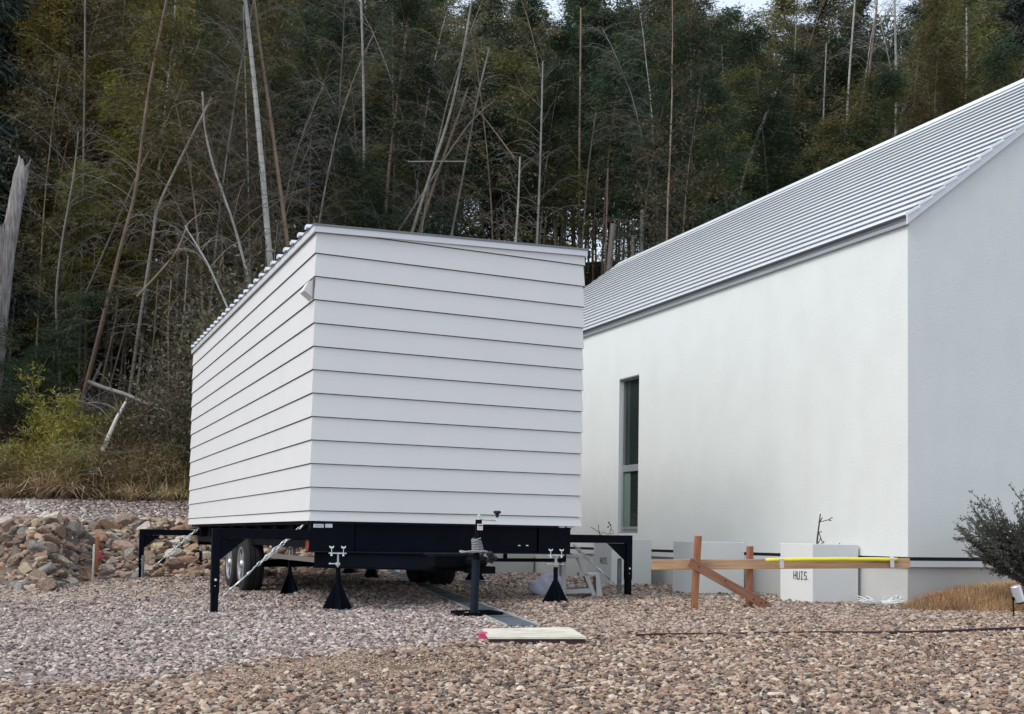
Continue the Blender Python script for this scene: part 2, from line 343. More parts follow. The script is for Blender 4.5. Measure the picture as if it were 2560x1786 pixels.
# ------------------------------------------------------------ white building
BX, BY, ZE, ZK, XR, ZR, BL, ZB = 7.3225, 7.6052, 3.60, 0.5394, 3.347, 6.20, 11.25, -0.25
ZE2, ZR2 = ZE+0.040, ZR-0.055
bld = empty('building', (BX, BY, 0), 0, 'large white stucco building with steep stepped metal roof and one tall narrow window', 'building')
WY0, WY1, WZ0, WZ1 = 4.827, 5.355, 0.735, 2.842          # window opening
zf = ZK-0.012                                            # wall bottom over the black joint
wt = 0.22
w = MB()                                                 # long wall facing the yard, with its opening
for (y0, y1, z0, z1) in ((0, WY0, zf, ZE), (WY1, BL, zf, ZE), (WY0, WY1, zf, WZ0), (WY0, WY1, WZ1, ZE)):
    w.box((0, y0, z0), (wt, y1, z1))
w.obj('wall', 'stucco', bld)
w = MB(); w.prism([(0.0025, zf), (2*XR, zf), (2*XR, ZE), (XR, ZR2-0.04), (0.0025, ZE+0.005)], -0.002, 0.2); w.obj('gable_wall', 'stucco', bld)
w = MB(); w.prism([(0.0, zf), (2*XR, zf), (2*XR, ZE), (XR, ZR2-0.04), (0.0, ZE+0.005)], BL-0.2, BL); w.box((2*XR-wt, 0.2, zf), (2*XR, BL-0.2, ZE)); w.obj('back_wall', 'stucco', bld)
w = MB(); w.box((0.018, 0.016, zf-0.034), (2*XR-0.02, BL-.02, zf)); w.obj('base_joint', 'dark_gap', bld)
w = MB(); w.box((-0.012, -0.014, zf-0.09), (2*XR, BL, zf-0.034)); w.obj('base_flashing', 'trim_white', bld)
w = MB(); w.box((0.010, 0.012, ZB), (2*XR-.01, BL-.01, zf-0.09)); w.obj('foundation', 'concrete', bld)
# stepped metal roof: 22 courses each side of the ridge
NC = 22; e = Vector((XR, 0, ZR2-ZE2)); Lr = e.length; e.normalize(); nrm = Vector((-e.z, 0, e.x))
rf = MB(); oh = 0.03
prof = []
for i in range(NC):
    p0 = e*(Lr*i/NC); p1 = e*(Lr*(i+1)/NC)
    prof.append((p0-nrm*0.004+e*0.040)); prof.append(p0+nrm*0.046-e*0.008); prof.append(p1+nrm*0.020+e*0.036)
prof = [(p.x-0.035*1.0, p.z+ZE2) for p in prof]
top = prof[:]
under = [(top[-1][0], top[-1][1]-0.05), (top[0][0]+.02, top[0][1]-0.02)]
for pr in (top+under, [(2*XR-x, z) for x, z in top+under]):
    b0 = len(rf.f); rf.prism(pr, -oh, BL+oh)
    for q in range(NC): rf.mi[b0+2+3*q] = 1              # riser face under each lap: its shadow painted in as darker grey
rf.obj('roof', ['metal_roof', 'lap_shade'], bld)
w = MB(); w.prism([(-0.034, ZE-0.012), (-0.003, ZE-0.012), (-0.003, ZE+0.015), (-0.034, ZE+0.022)], -oh-0.004, BL+oh); w.obj('eave_fascia', 'frame_alu', bld)
for y0, y1 in ((-0.045, -0.0305), (BL+0.0305, BL+0.045)):   # verge trims up both slopes, near and far gable
    w = MB()
    a = Vector((-0.045, 0, ZE2-0.055)); q = Vector((XR, 0, ZR2-0.045))
    w.prism([(a.x, a.z), (q.x, q.z+0.0), (q.x, q.z+0.085), (a.x, a.z+0.085)], y0, y1)
    w.prism([(2*XR-a.x, a.z), (q.x, q.z), (q.x, q.z+0.085), (2*XR-a.x, a.z+0.085)], y0-.001, y1)
    w.obj('verge_trim', 'trim_white', bld)
w = MB()
for i in range(NC):                                      # small step caps along the verge
    p0 = e*(Lr*(i+0.10)/NC)+nrm*0.052; p1 = e*(Lr*(i+1.0)/NC)+nrm*0.034
    w.prism([(p0.x-.035, p0.z+ZE2), (p1.x-.035, p1.z+ZE2), (p1.x-.035+e.z*.012, p1.z+ZE2-.022), (p0.x-.035+e.z*.012, p0.z+ZE2-.022)], -0.054, -0.029)
w.obj('verge_cap', 'metal_roof', bld)
ZC = ZR2+0.065; sl_ = (ZR2-ZE2)/XR
w = MB(); w.prism([(XR-0.25, ZC-0.25*sl_), (XR-0.02, ZC), (XR+0.02, ZC), (XR+0.25, ZC-0.25*sl_), (XR+0.25, ZC-0.25*sl_-.02), (XR, ZC-.03), (XR-0.25, ZC-0.25*sl_-.02)], -0.06, BL+0.06); w.obj('ridge_cap', 'metal_roof', bld)
w = MB(); w.prism([(XR-0.36, ZC-0.36*sl_-.018), (XR-0.24, ZC-0.24*sl_-.024), (XR-0.24, ZC-0.24*sl_-.09), (XR-0.36, ZC-0.36*sl_-.09)], -0.05, BL+0.05); w.obj('ridge_flashing', 'frame_alu', bld)
# window: fixed light over a lower light
wy0, wy1 = WY0, WY1
wf = MB(); zm = 1.625; fx0, fx1 = 0.045, 0.10
for (y0, y1, z0, z1) in ((wy0, wy0+.032, WZ0, WZ1), (wy1-.032, wy1, WZ0, WZ1), (wy0+.032, wy1-.032, WZ0, WZ0+.045), (wy0+.032, wy1-.032, WZ1-.035, WZ1), (wy0+.032, wy1-.032, zm-.03, zm+.03)):
    wf.box((fx0, y0, z0), (fx1, y1, z1), bev=0.004)
win = wf.obj('window', 'frame_alu', bld)
sf = MB()                                                # sash of the lower light
for (y0, y1, z0, z1) in ((wy0+.033, wy0+.062, WZ0+.046, zm-.032), (wy1-.062, wy1-.033, WZ0+.046, zm-.032), (wy0+.062, wy1-.062, WZ0+.046, WZ0+.085), (wy0+.062, wy1-.062, zm-.062, zm-.032)):
    sf.box((fx0-.012, y0, z0), (fx1-.02, y1, z1), bev=0.003)
sf.obj('sash', 'frame_alu', win)
p = MB(); p.box((0.085, wy0+.033, zm+.031), (0.091, wy1-.033, WZ1-.036)); p.obj('pane', 'glass', win)
p = MB(); p.box((0.066, wy0+.063, WZ0+.086), (0.071, wy1-.063, zm-.063)); p.obj('pane', 'glass', win)
p = MB(); p.box((0.058, wy1-.22, WZ0+.09), (0.0655, wy1-.066, zm-.068)); p.obj('blind', 'curtain', win)
p = MB(); p.box((0.0, wy0+.001, WZ0+.001), (fx0-.013, wy1-.001, WZ0+.014)); p.obj('sill', 'frame_alu', win)
p = MB(); p.box((0.0, wy0+.002, WZ1-.02), (fx0-.002, wy1-.002, WZ1-.001)); p.obj('head_trim', 'cap_grey', win)
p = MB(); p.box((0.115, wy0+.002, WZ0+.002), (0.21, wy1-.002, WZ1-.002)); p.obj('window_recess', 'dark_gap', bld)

# doorstep block by the far part of the long wall
s1 = MB(); s1.box((-0.66, 8.0, ZB), (-0.02, 9.6, 0.40), bev=0.01)
tag(s1.obj('concrete_step', 'concrete', None, loc=(BX, BY, 0)), 'low grey concrete step block against the white building, seen under the trailer', 'step')

# ------------------------------------------------------------ trailer house
tr = empty('trailer_house', (TX, TY, 0), TA, 'white clapboard tiny house on a black two-axle trailer chassis', 'trailer house')
TW, TL = 2.5853, 7.02
z12 = 0.8555
lap = MB(); rings = []
def ringpts(o, z): return [(-o, -o, z), (TW+o, -o, z), (TW+o, TL+o, z), (-o, TL+o, z)]
zs = [0.7666]+[z12+0.2*k for k in range(13)]+[3.5]
seq = []
for i in range(len(zs)-1):
    a, b = zs[i], zs[i+1]
    seq += [(0.013, a, 0), (0.001, b-0.0065, 0)]
    if i < len(zs)-2: seq += [(-0.010, b-0.0065, 1), (-0.010, b-0.0005, 1), (0.013, b-0.0005, 1)]
V = []; Fs = []; MI = []
for k, (o, z, mi) in enumerate(seq): V += ringpts(o, z)
for k in range(len(seq)-1):
    m = 1 if (seq[k][2] or seq[k+1][2]) and not (seq[k+1][2] == 0 and seq[k][0] == 0.013) else 0
    if seq[k][0] == 0.013 and seq[k+1][0] == 0.001: m = 0
    for c in range(4): Fs.append((k*4+c, k*4+(c+1) % 4, (k+1)*4+(c+1) % 4, (k+1)*4+c)); MI.append(m)
n4 = len(seq)-1
Fs += [(3, 2, 1, 0), tuple(n4*4+c for c in range(4))]; MI += [0, 0]
lap.v = V; lap.f = Fs; lap.mi = MI
so_ = lap.obj('siding', ['siding', 'joint'], tr)
bm = bmesh.new(); bm.from_mesh(so_.data)                  # cut the top along the roof slope
zl, zr = 3.236, 3.345
slope_n = Vector((-(zr-zl)/TW, 0, 1)).normalized()
bmesh.ops.bisect_plane(bm, geom=list(bm.verts)+list(bm.edges)+list(bm.faces), plane_co=(0, 0, zl), plane_no=slope_n, clear_outer=True)
bm.to_mesh(so_.data); bm.free()
def zroof(a): return zl+(zr-zl)*a/TW
def slab(mb, x0, x1, y0, y1, d0, d1):
    mb.add([(x, y, zroof(x)+d) for d in (d0, d1) for x, y in ((x0, y0), (x1, y0), (x1, y1), (x0, y1))], [(0,3,2,1),(4,5,6,7),(0,1,5,4),(1,2,6,5),(2,3,7,6),(3,0,4,7)])
fz = MB()
slab(fz, -.030, TW+.030, -.030, -.012, -.004, .048); slab(fz, -.030, TW+.030, TL+.012, TL+.030, -.004, .048)
slab(fz, -.030, -.014, -.0115, TL+.0115, -.004, .048); slab(fz, TW+.014, TW+.030, -.0115, TL+.0115, -.004, .048)
fz.obj('fascia', 'trim_white', tr)
fz = MB(); slab(fz, -.0135, TW+.0135, -.0115, TL+.0115, -.006, .046); fz.obj('roof_deck', 'joint', tr)
fz = MB(); slab(fz, -.034, TW+.045, -.036, TL+.036, .0485, .066); fz.obj('roof_edge_trim', 'cap_grey', tr)
rf = MB()
slab(rf, -.025, TW+.03, .02, TL-.02, .067, .070)
for i in range(25):
    y = 0.16+i*(TL-0.30)/24
    V = []
    for x in (-.058, TW+.02):
        for dy, dz in ((-.042, .0665), (-.034, .096), (.034, .096), (.042, .0665)): V.append((x, y+dy, zroof(x)+dz))
    rf.add(V, [(0,1,2,3)[::-1], (4,5,6,7), (0,1,5,4), (1,2,6,5), (2,3,7,6), (3,0,4,7)])
rf.obj('roof', 'metal_roof', tr)
# vent hood high on the side wall
hv = T_side(767, 745, -0.05); hy = hv.y
vh = MB(); z0, z1 = 2.665, 2.83
V = []
for y in (hy-.075, hy+.075):
    V += [(-.006, y, z0), (-.092, y, z0+.062), (-.088, y, z0+.082), (-.052, y, z1-.02), (-.006, y, z1)]
vh.add(V, [(0,1,2,3,4), (9,8,7,6,5)]+[(i, (i+1) % 5, 5+(i+1) % 5, 5+i) for i in range(5)]); vh.obj('vent_hood', 'siding', tr)
vh = MB(); vh.box((-.020, hy-.098, z0-.010), (-.0055, hy-.0755, z1+.010)); vh.obj('vent_seal', 'joint', tr)
# chassis
ch = MB(); ZT = 0.764
ch.box((0.015, 0.03, 0.51), (0.40, 0.10, ZT)); ch.box((2.17, 0.03, 0.51), (2.50, 0.10, ZT))       # end boxes of the front beam
ch.box((0.412, 0.045, 0.515), (2.158, 0.095, ZT-.004)); ch.box((0.40, 0.09, 0.505), (2.17, 0.12, ZT-.002))
ch.obj('front_beam', 'black_steel', tr)
ch = MB(); ch.box((0.0, 0.015, 0.500), (2.515, 0.125, 0.5095), bev=0.002); ch.box((0.015, 0.027, ZT-.018), (2.50, 0.0295, ZT-.003)); ch.obj('beam_flange', 'jack_post', tr)
ch = MB()
for a0, a1 in ((0.12, 0.20), (2.36, 2.44)): ch.box((a0, 0.13, 0.53), (a1, 6.9, 0.735))
ch.box((0.12, 6.9, 0.48), (2.44, 6.98, 0.76)); ch.box((0.02, 0.13, 0.737), (2.56, 6.88, 0.762))
ch.obj('chassis_rail', 'black_steel', tr)
for y in (0.8, 1.5, 2.2, 3.0, 3.8, 4.6, 5.4, 6.2):
    c = MB(); c.box((0.04, y, 0.60), (2.52, y+.05, 0.7355)); c.obj('cross_member', 'black_matte', tr)
# drawbar: two arms that meet at the coupler ahead of the house
CPX, CPY = T_plane(1200, 1400, -0.75).x, -0.75
for s_, x1, y1_ in ((0, 0.10, .17), (1, 1.62, 1.2)):
    d = Vector((CPX-x1, CPY-y1_, 0)); Ln = d.length; ang = math.atan2(d.y, d.x)
    M = Matrix.Translation((x1, y1_, 0)) @ Matrix.Rotation(ang, 4, 'Z')
    c = MB(); c.box((0, -.035, 0.372), (Ln, .035, 0.498), M, bev=0.004); c.box((0, -.06, 0.365), (Ln-.1, .06, 0.3715), M); c.box((0, -.06, 0.4985), (Ln-.1, .06, 0.5045), M); c.obj('drawbar_arm', 'black_steel', tr)
c = MB()
c.box((CPX-.13, CPY-.14, 0.40), (CPX+.02, CPY+.12, 0.49), bev=0.03)
c.box((CPX-.10, CPY-.10, 0.350), (CPX+.10, CPY+.12, 0.410), bev=0.006); c.box((CPX-.40, CPY+.02, 0.395), (CPX-.1, CPY+.20, 0.500), bev=0.01)
c.obj('coupler', 'black_matte', tr)
c = MB(); c.tube([(CPX-.5, CPY-.02, .507), (CPX-.2, CPY-.02, .508), (CPX-.06, CPY-.04, .503), (CPX+.0, CPY-.08, .488), (CPX+.03, CPY-.14, .472)], .009, 6); c.obj('coupler_edge', 'jack_post', tr)
# bar under the left side and light under-run bar on the right
c = MB()
for x0 in (0.14,):
    c.box((x0, 0.30, 0.405), (x0+.03, 2.15, 0.45)); c.box((x0, 0.30, 0.45), (x0+.03, 0.335, 0.53)); c.box((x0, 2.11, 0.45), (x0+.03, 2.145, 0.53)); c.box((x0, 1.2, 0.45), (x0+.03, 1.23, 0.53))
c.obj('side_guard', 'grey_bar', tr)
c = MB(); p0 = T_plane(1225, 1391, 0.15); c.box((1.62, 0.14, 0.425), (2.515, 0.17, 0.458)); c.box((2.485, 0.14, 0.458), (2.515, 0.17, 0.51)); c.box((1.87, 0.14, 0.458), (1.90, 0.17, 0.51)); c.obj('step_bar', 'black_steel', tr)
# lights, plates and wing bolts on the front beam
for px0, px1, k in ((783, 808, 1), (812, 830, 0), (1396, 1411, 0), (1415, 1434, 1)):
    q0, q1 = T_plane(px0, 1310, 0.03), T_plane(px1, 1320, 0.03)
    c = MB(); c.box((q0.x, 0.012, q1.z), (q1.x, 0.0285, q0.z), bev=0.003); lo = c.obj('marker_light', 'reflector', tr)
    if k:
        zc = (q0.z+q1.z)/2; c = MB(); c.box((q0.x+.01, 0.009, zc-.003), (q1.x-.01, 0.0125, zc+.003)); c.obj('lens_line', 'frame_alu', lo)
c = MB(); q = T_plane(770, 1362, 0.06); c.box((-0.012, 0.05, 0.525), (0.012, 0.09, 0.60), bev=.004); c.obj('side_lamp', 'red_lens', tr)
for px in (1299, 1319):
    q = T_plane(px, 1364.5, 0.03); c = MB(); c.box((q.x-.012, 0.034, q.z-.005), (q.x+.012, 0.045, q.z+.005), bev=.002); c.obj('bolt', 'bolt_white', tr)
# wheels: two axles
def wheel(a, b, side):
    """side -1: face to the left"""
    r, wd = 0.315, 0.205
    root = empty('wheel', (a, b, 0.315+g0(TX+a)-0.012)); root.parent = tr
    t = MB(); hw = wd/2
    prof = [(0.185, -hw+.02), (0.20, -hw), (0.285, -hw+.002), (r-.012, -hw+.022), (r, -hw+.045), (r, -.062), (r-.008, -.058), (r-.008, -.050), (r, -.046), (r, -.006), (r-.008, -.002), (r-.008, .006), (r, .010), (r, .048), (r-.008, .052), (r-.008, .060), (r, .064), (r, hw-.045), (r-.012, hw-.022), (0.285, hw-.002), (0.20, hw), (0.185, hw-.02)]
    t.lathe(prof, (0, 0, 0), 'x', 40); t.obj('tyre', 'rubber', root, smooth=False)
    m = MB(); f = side*hw
    V = []; 
    m.lathe([(0.192, f-side*.03), (0.197, f+side*.004), (0.176, f+side*.002), (0.168, f-side*.05)], (0, 0, 0), 'x', 40)
    m.f = m.f[:-2]; m.mi = m.mi[:-2]
    for k in range(5):                                   # five wide spokes
        a0 = 2*math.pi*k/5+0.3
        M = Matrix.Rotation(a0, 4, 'X'); x0, x1 = sorted((f-side*.030, f-side*.012))
        m.prism([(-.030, .03), (.030, .03), (.042, .174), (-.042, .174)], x0, x1, 'x', M)
    m.lathe([(0.052, f-side*.034), (0.052, f-side*.006), (0.040, f+side*.012), (0.0, f+side*.014)], (0, 0, 0), 'x', 20)
    m.obj('rim', 'rim', root)
    d = MB(); x0, x1 = sorted((f-side*.07, f-side*.052)); d.lathe([(0.165, x0), (0.165, x1)], (0, 0, 0), 'x', 24); d.obj('brake_drum', 'black_matte', root)
for b in (3.28, 4.02): wheel(0.150, b, -1); wheel(2.435, b, 1)
c = MB()
for b in (3.28, 4.02): c.tube([(0.26, b, 0.31), (2.32, b, 0.33)], 0.035, 8)
c.obj('axle', 'black_matte', tr)
# tongue jack, part of the trailer
jp = T_plane(1187, 1440, CPY+.05); jx, jy = jp.x, CPY-.02
foot = on_ground(1185, 1543); ft = TI @ foot
gz = g0(foot.x)
jk = empty('tongue_jack', (ft.x, ft.y, 0)); jk.parent = tr
def JP(px, py): return T_plane(px, py, ft.y)-Vector((ft.x, ft.y, 0))
a0 = JP(1132, 1543).x; a1 = JP(1239, 1543).x; cx = JP(1185, 1500).x
c = MB(); c.box((a0+.04, -.13, gz+.004), (a1, .13, gz+.016)); c.box((a0+.04, -.136, gz+.004), (a1, -.13, gz+.046)); c.box((a0+.04, .13, gz+.004), (a1, .136, gz+.046)); c.box((a1, -.136, gz+.004), (a1+.006, .136, gz+.046)); c.box((a0+.034, -.136, gz+.004), (a0+.04, .136, gz+.046)); c.obj('foot_tray', 'black_matte', jk)
zt = JP(1195, 1400).z
topx = JP(1197, 1300); topz = topx.z
c = MB(); c.tube([(cx, 0, gz+.016), (cx+.012, 0, zt)], .033, 14); c.obj('jack_leg', 'jack_post', jk)
c = MB(); c.tube([(cx+.012, 0, zt-.02), (topx.x, 0, topz)], .026, 14); c.obj('jack_tube', 'black_matte', jk)
c = MB(); c.lathe([(.02, 0), (.02, .008), (.011, .010), (.011, .022), (.016, .024), (.016, .036), (.008, .042)], (topx.x, 0, topz), 'z', 12); c.obj('jack_screw_head', 'zinc', jk)
gk = JP(1243, 1283)
c = MB(); c.tube([(topx.x, 0, topz+.016), (topx.x+.03, 0, topz+.002), (gk.x-.01, 0, topz-.004), (gk.x, 0, topz+.008), (gk.x, 0, gk.z-.012)], .0048, 6); hnd = c.obj('crank_handle', 'zinc', jk)
c = MB(); c.lathe([(.012, -.035), (.015, -.01), (.030, .0), (.031, .012), (.022, .018)], (gk.x, 0, gk.z), 'z', 14); c.obj('grip', 'grip', hnd)
l0, l1 = JP(1190, 1310), JP(1203, 1326)
c = MB(); c.box((l0.x, -.0315, l1.z), (l1.x, -.028, l0.z)); lab = c.obj('sticker', 'label_white', jk)
c = MB(); hh = (l0.z-l1.z); c.box((l0.x+.006, -.033, l1.z+hh*.62), (l1.x-.004, -.0318, l0.z-hh*.14)); c.box((l0.x+.008, -.0328, l1.z+hh*.30), (l1.x-.008, -.0318, l1.z+hh*.36)); c.obj('sticker_print', 'label_red', lab)
c = MB(); q0, q1 = JP(1190, 1345), JP(1195, 1378); pts = []
for i in range(150):
    t = i/149; a = t*2*math.pi*8; rr = .034+.012*t; pts.append((q0.x+(q1.x-q0.x)*t+rr*math.cos(a), rr*math.sin(a), q0.z+(q1.z-q0.z)*t+(.012*math.cos(a) if t < .2 else 0)))
c.tube(pts, .0048, 5)
pts = [(q1.x-.05+.11*math.sin(i*.5)*1.0, -.03+.04*math.cos(i*.8), q1.z-.006+.006*math.sin(i*1.7)) for i in range(30)]; c.tube(pts, .006, 5)
c.obj('coiled_cable', 'rope', jk, smooth=True)
c = MB(); rr = random.Random(5)
for i in range(9):
    x, y, z = q1.x+.02+rr.uniform(-.02, .09), -.03+rr.uniform(-.05, .02), q1.z-.03+rr.uniform(-.04, .03)
    c.tube([(x, y, z), (x+rr.uniform(-.03, .03), y+.01, z-.015), (x+rr.uniform(-.04, .04), y, z-.035)], [.012, .018, .010], 6)
c.obj('safety_chain', 'grip', jk, smooth=True)

# ------------------------------------------------------------ jack stands
def jack_stand():
    r = empty('jack_stand', (0, 0, 0))
    c = MB(); c.box((-.165, -.165, 0.004), (.165, .165, .012), bev=.002); c.obj('base_plate', 'pipe_zinc', r)
    c = MB()
    for k in range(4):
        M = Matrix.Rotation(k*math.pi/2+R(18), 4, 'Z')
        c.prism([(.016, .012), (.128, .012), (.128, .020), (.026, .225), (.016, .225)], -.004, .004, 'y', M)
    c.obj('gusset', 'black_steel', r)
    c = MB(); c.tube([(0, 0, .012), (0, 0, .36)], .021, 14); c.obj('post', 'black_steel', r)
    c = MB(); c.tube([(0, 0, .36), (0, 0, .470)], .013, 12); c.obj('screw', 'zinc', r)
    c = MB(); c.lathe([(.018, .372), (.025, .375), (.025, .398), (.018, .402)], (0, 0, 0), 'z', 8); nut = c.obj('nut', 'zinc', r)
    c = MB(); c.tube([(-.068, .0, .386), (.068, 0, .386)], .006, 8); c.tube([(-.078, 0, .386), (-.064, 0, .386)], .010, 8); c.tube([(.064, 0, .386), (.078, 0, .386)], .010, 8); c.obj('handle', 'zinc', nut)
    c = MB(); c.box((-.075, -.06, .470), (.075, .06, .480)); c.obj('head_plate', 'zinc', r)
    for s_ in (-1, 1):
        c = MB(); x = s_*.05; c.tube([(x, -.066, .462), (x, -.066, .530)], .0028, 6); c.lathe([(.009, .452), (.009, .466)], (x, -.066, 0), 'z', 6)
        for w_ in (-1, 1): c.tube([(x, -.066, .520), (x+w_*.009, -.066, .518), (x+w_*.018, -.066, .534)], [.005, .006, .0045], 6)
        c.obj('wing_bolt', 'bolt_white', r)
    return r
js = jack_stand()
stands = [
 (843, 1528, 'black jack stand under the left front corner of the trailer, the nearest stand'),
 (1388, 1512, 'black jack stand under the right front corner of the trailer, before the white sack'),
 (723, 1489, 'black jack stand behind the big chain on the left, next to the front tyres'),
 (500, 1441, 'black jack stand under the left rear corner, standing before the rock bank'),
 (873, 1439, 'black jack stand at the far end of the trailer, left one of the far pair'),
 (928, 1448, 'black jack stand at the far end of the trailer beside the drain grating'),
 (1187, 1466, 'black jack stand raised on a pale block behind the tongue jack post')]
for i, (px, py, lb) in enumerate(stands):
    o = js if i == 0 else copy_tree(js)
    P = on_ground(px, py-1); q = TI @ P
    P.z = g0(P.x)
    hz = 1.0
    if i == 6:
        blk = MB(); blk.box((-.17, -.10, 0), (.13, .10, .062), bev=.004); bo = blk.obj('concrete_block', 'concrete', None, loc=(P.x, P.y, P.z)); bo.rotation_euler = (0, 0, R(-20))
        tag(bo, 'flat pale concrete block under the raised jack stand behind the tongue jack', 'block'); P.z += .060
    hz = (0.500-P.z)/0.480
    o.location = P; o.scale = (1, 1, hz); o.rotation_euler = (0, 0, [R(-22), R(-24), R(10), R(5), R(0), R(20), R(-20)][i])
    tag(o, lb, 'jack stand', 'jack stands carrying the trailer')

# ------------------------------------------------------------ outriggers, ground pipes and chains
def outrigger(ax, b, inner, label, side, fx=0.0):
    """portal leg: horizontal arm that slides into the chassis, gusset and leg with an inner tube"""
    x, y = (TM @ Vector((ax, b, 0))).xy; g = g0(x)
    r = empty('outrigger', (x, y, 0), TA, label, 'outrigger', 'outrigger legs beside the trailer')
    h = .0325; zt = .690
    c = MB(); x0, x1 = sorted((side*h*-1.0, side*(-abs(inner-ax)))); c.box((x0, -h, zt-.080), (x1, h, zt), bev=.003); c.obj('arm', 'black_steel', r)
    c = MB(); c.box((-h, -h-.001, g+.17), (h, h+.001, zt+.001), bev=.003); lg = c.obj('leg', 'black_steel', r)
    c = MB(); c.box((-h+.005, -h+.005, g-.03), (h-.005, h-.005, g+.172)); c.obj('inner_tube', 'black_matte', lg)
    c = MB(); c.prism([(-side*h, zt-.082), (-side*(.245), zt-.082), (-side*h, zt-.26)], -.012, .012); c.obj('gusset', 'black_steel', r)
    c = MB(); c.lathe([(.010, -.004), (.010, 0.004)], (0, -h-.005, g+.285), 'y', 8); c.obj('bolt', 'bolt_white', r)
    c = MB(); c.lathe([(.004, -.002), (.004, 0.002)], (-.004, -h-.004, g+.235), 'y', 8); c.obj('pin_hole', 'bolt_white', r)
    return r
outrigger(-.765, 0.05, 0.005, 'black steel outrigger leg with gusset, left of the front corner and nearest of all', -1)
outrigger(-.66, 6.80, 0.15, 'black steel outrigger leg at the left rear, in front of the rocks', -1)
outrigger(3.44, 0.55, 2.35, 'black steel outrigger leg on the right, in front of the tall window', 1)
def pipe(px, py, hgt, label, r=.02, lean=0.0):
    P = on_ground(px, py); c = MB(); c.tube([(0, 0, -.1), (lean, 0, hgt)], r, 12); c.tube([(lean*.97, 0, hgt-.001), (lean, 0, hgt+.006)], r*.8, 12)
    tag(c.obj('ground_pipe', 'pipe_zinc', None, loc=(P.x, P.y, P.z)), label, 'pipe', 'galvanized ground pipes by the outriggers')
pipe(356, 1451, .34, 'galvanized ground pipe beside the left rear outrigger'); pipe(529, 1532, .60, 'galvanized ground pipe close behind the nearest left outrigger leg', .018)
pipe(1548, 1490, .38, 'galvanized ground pipe left of the right outrigger leg', .024, .0); pipe(1141, 1438, .3, 'galvanized ground pipe far behind, right of the tongue jack post', .02)
def chain(A, Bq, label, frac=.62, double=True):
    A, Bq = Vector(A), Vector(Bq); d = (Bq-A); Ln = d.length; d.normalize()
    q = d.to_track_quat('Z', 'Y').to_matrix().to_4x4()
    r = empty('tension_chain', A, 0, label, 'chain', 'tensioned chains from the chassis to the ground')
    nl = int(Ln*frac/0.046); c = MB()
    rr = random.Random(nl)
    for row in ((-.013, .013) if double else (0,)):
        for i in range(nl):
            t = (i+.5)*0.046+(0.023 if row > 0 else 0); M = q @ Matrix.Translation((row+rr.uniform(-.004, .004), rr.uniform(-.004, .004), t)) @ Matrix.Rotation((i % 2)*math.pi/2+rr.uniform(-.4, .4), 4, 'Z')
            if t > Ln*frac*(1.0 if row < 0 else .9): continue
            pts = [M @ Vector((.0135*math.cos(a), 0, .031*math.sin(a))) for a in [2*math.pi*k/10 for k in range(10)]]
            c.tube(pts, .0046, 5, closed=True)
    c.obj('links', 'zinc', r, smooth=True)
    c = MB(); t0, t1 = Ln*frac, Ln*.93
    c.tube([q @ Vector((0, 0, t0-.02)), q @ Vector((0, 0, t0+.06))], .005, 6); c.tube([q @ Vector((0, 0, t1-.05)), q @ Vector((0, 0, Ln))], .005, 6)
    for s_ in (-1, 1): c.tube([q @ Vector((s_*.011, 0, t0+.05)), q @ Vector((s_*.011, 0, t1-.04))], .0045, 6)
    c.tube([q @ Vector((0, 0, t0+.035)), q @ Vector((0, 0, t0+.075))], .012, 8); c.tube([q @ Vector((0, 0, t1-.07)), q @ Vector((0, 0, t1-.03))], .012, 8)
    c.obj('turnbuckle', 'zinc', r, smooth=True)
    c = MB(); pts = [q @ Vector((.012*math.sin(a), 0, Ln+.01-.014*math.cos(a))) for a in [i*.55 for i in range(10)]]; c.tube(pts, .004, 6); c.obj('hook', 'zinc', r, smooth=True)
def TWp(px, py, b): return TM @ T_plane(px, py, b)
chain(TWp(762, 1310, .32), TWp(551, 1496, .20), 'bright double chain with turnbuckle from the chassis corner to the nearest left outrigger leg')
chain(TWp(500, 1318, 6.6), TWp(370, 1429, 6.6), 'bright chain with turnbuckle at the left rear, hanging before the rocks')
chain(TWp(1433, 1362, .62), TWp(1536, 1460, .62), 'chain with turnbuckle at the right outrigger, in front of the third planter', .55)

# ------------------------------------------------------------ planters
def letters(s_, h, mb, t=0.003):
    """stencil letters in the local x,z plane; returns width"""
    g = {'H': [((0,0),(0,1)), ((.62,0),(.62,1)), ((0,.5),(.62,.5))], 'U': [((0,1),(0,.15)), ((0,.15),(.15,0)), ((.15,0),(.47,0)), ((.47,0),(.62,.15)), ((.62,.15),(.62,1))],
         'I': [((.31,0),(.31,1)), ((.1,0),(.52,0)), ((.1,1),(.52,1))], 'S': [((.60,.86),(.48,1)), ((.48,1),(.14,1)), ((.14,1),(.0,.86)), ((.0,.86),(.0,.64)), ((.0,.64),(.12,.53)), ((.12,.53),(.5,.47)), ((.5,.47),(.62,.36)), ((.62,.36),(.62,.14)), ((.62,.14),(.48,0)), ((.48,0),(.14,0)), ((.14,0),(.0,.14))],
         '.': [((0,0),(.07,0))]}
    x = 0; wd = h*.13; k = 0; xs_ = .72
    for ch_ in s_:
        for a, b in g[ch_]:
            A = Vector((x+a[0]*h*xs_, 0, a[1]*h)); B_ = Vector((x+b[0]*h*xs_, 0, b[1]*h)); d = (B_-A); Ln = d.length; d.normalize(); n_ = Vector((-d.z, 0, d.x))*wd/2
            A -= d*wd*.35; B_ += d*wd*.35; k += 1; yy = t+0.00012*(k % 7)
            mb.add([A-n_+Vector((0, -yy, 0)), B_-n_+Vector((0, -yy, 0)), B_+n_+Vector((0, -yy, 0)), A+n_+Vector((0, -yy, 0))], [(0, 1, 2, 3)])
        x += h*(.70 if ch_ != '.' else .1)
    return x
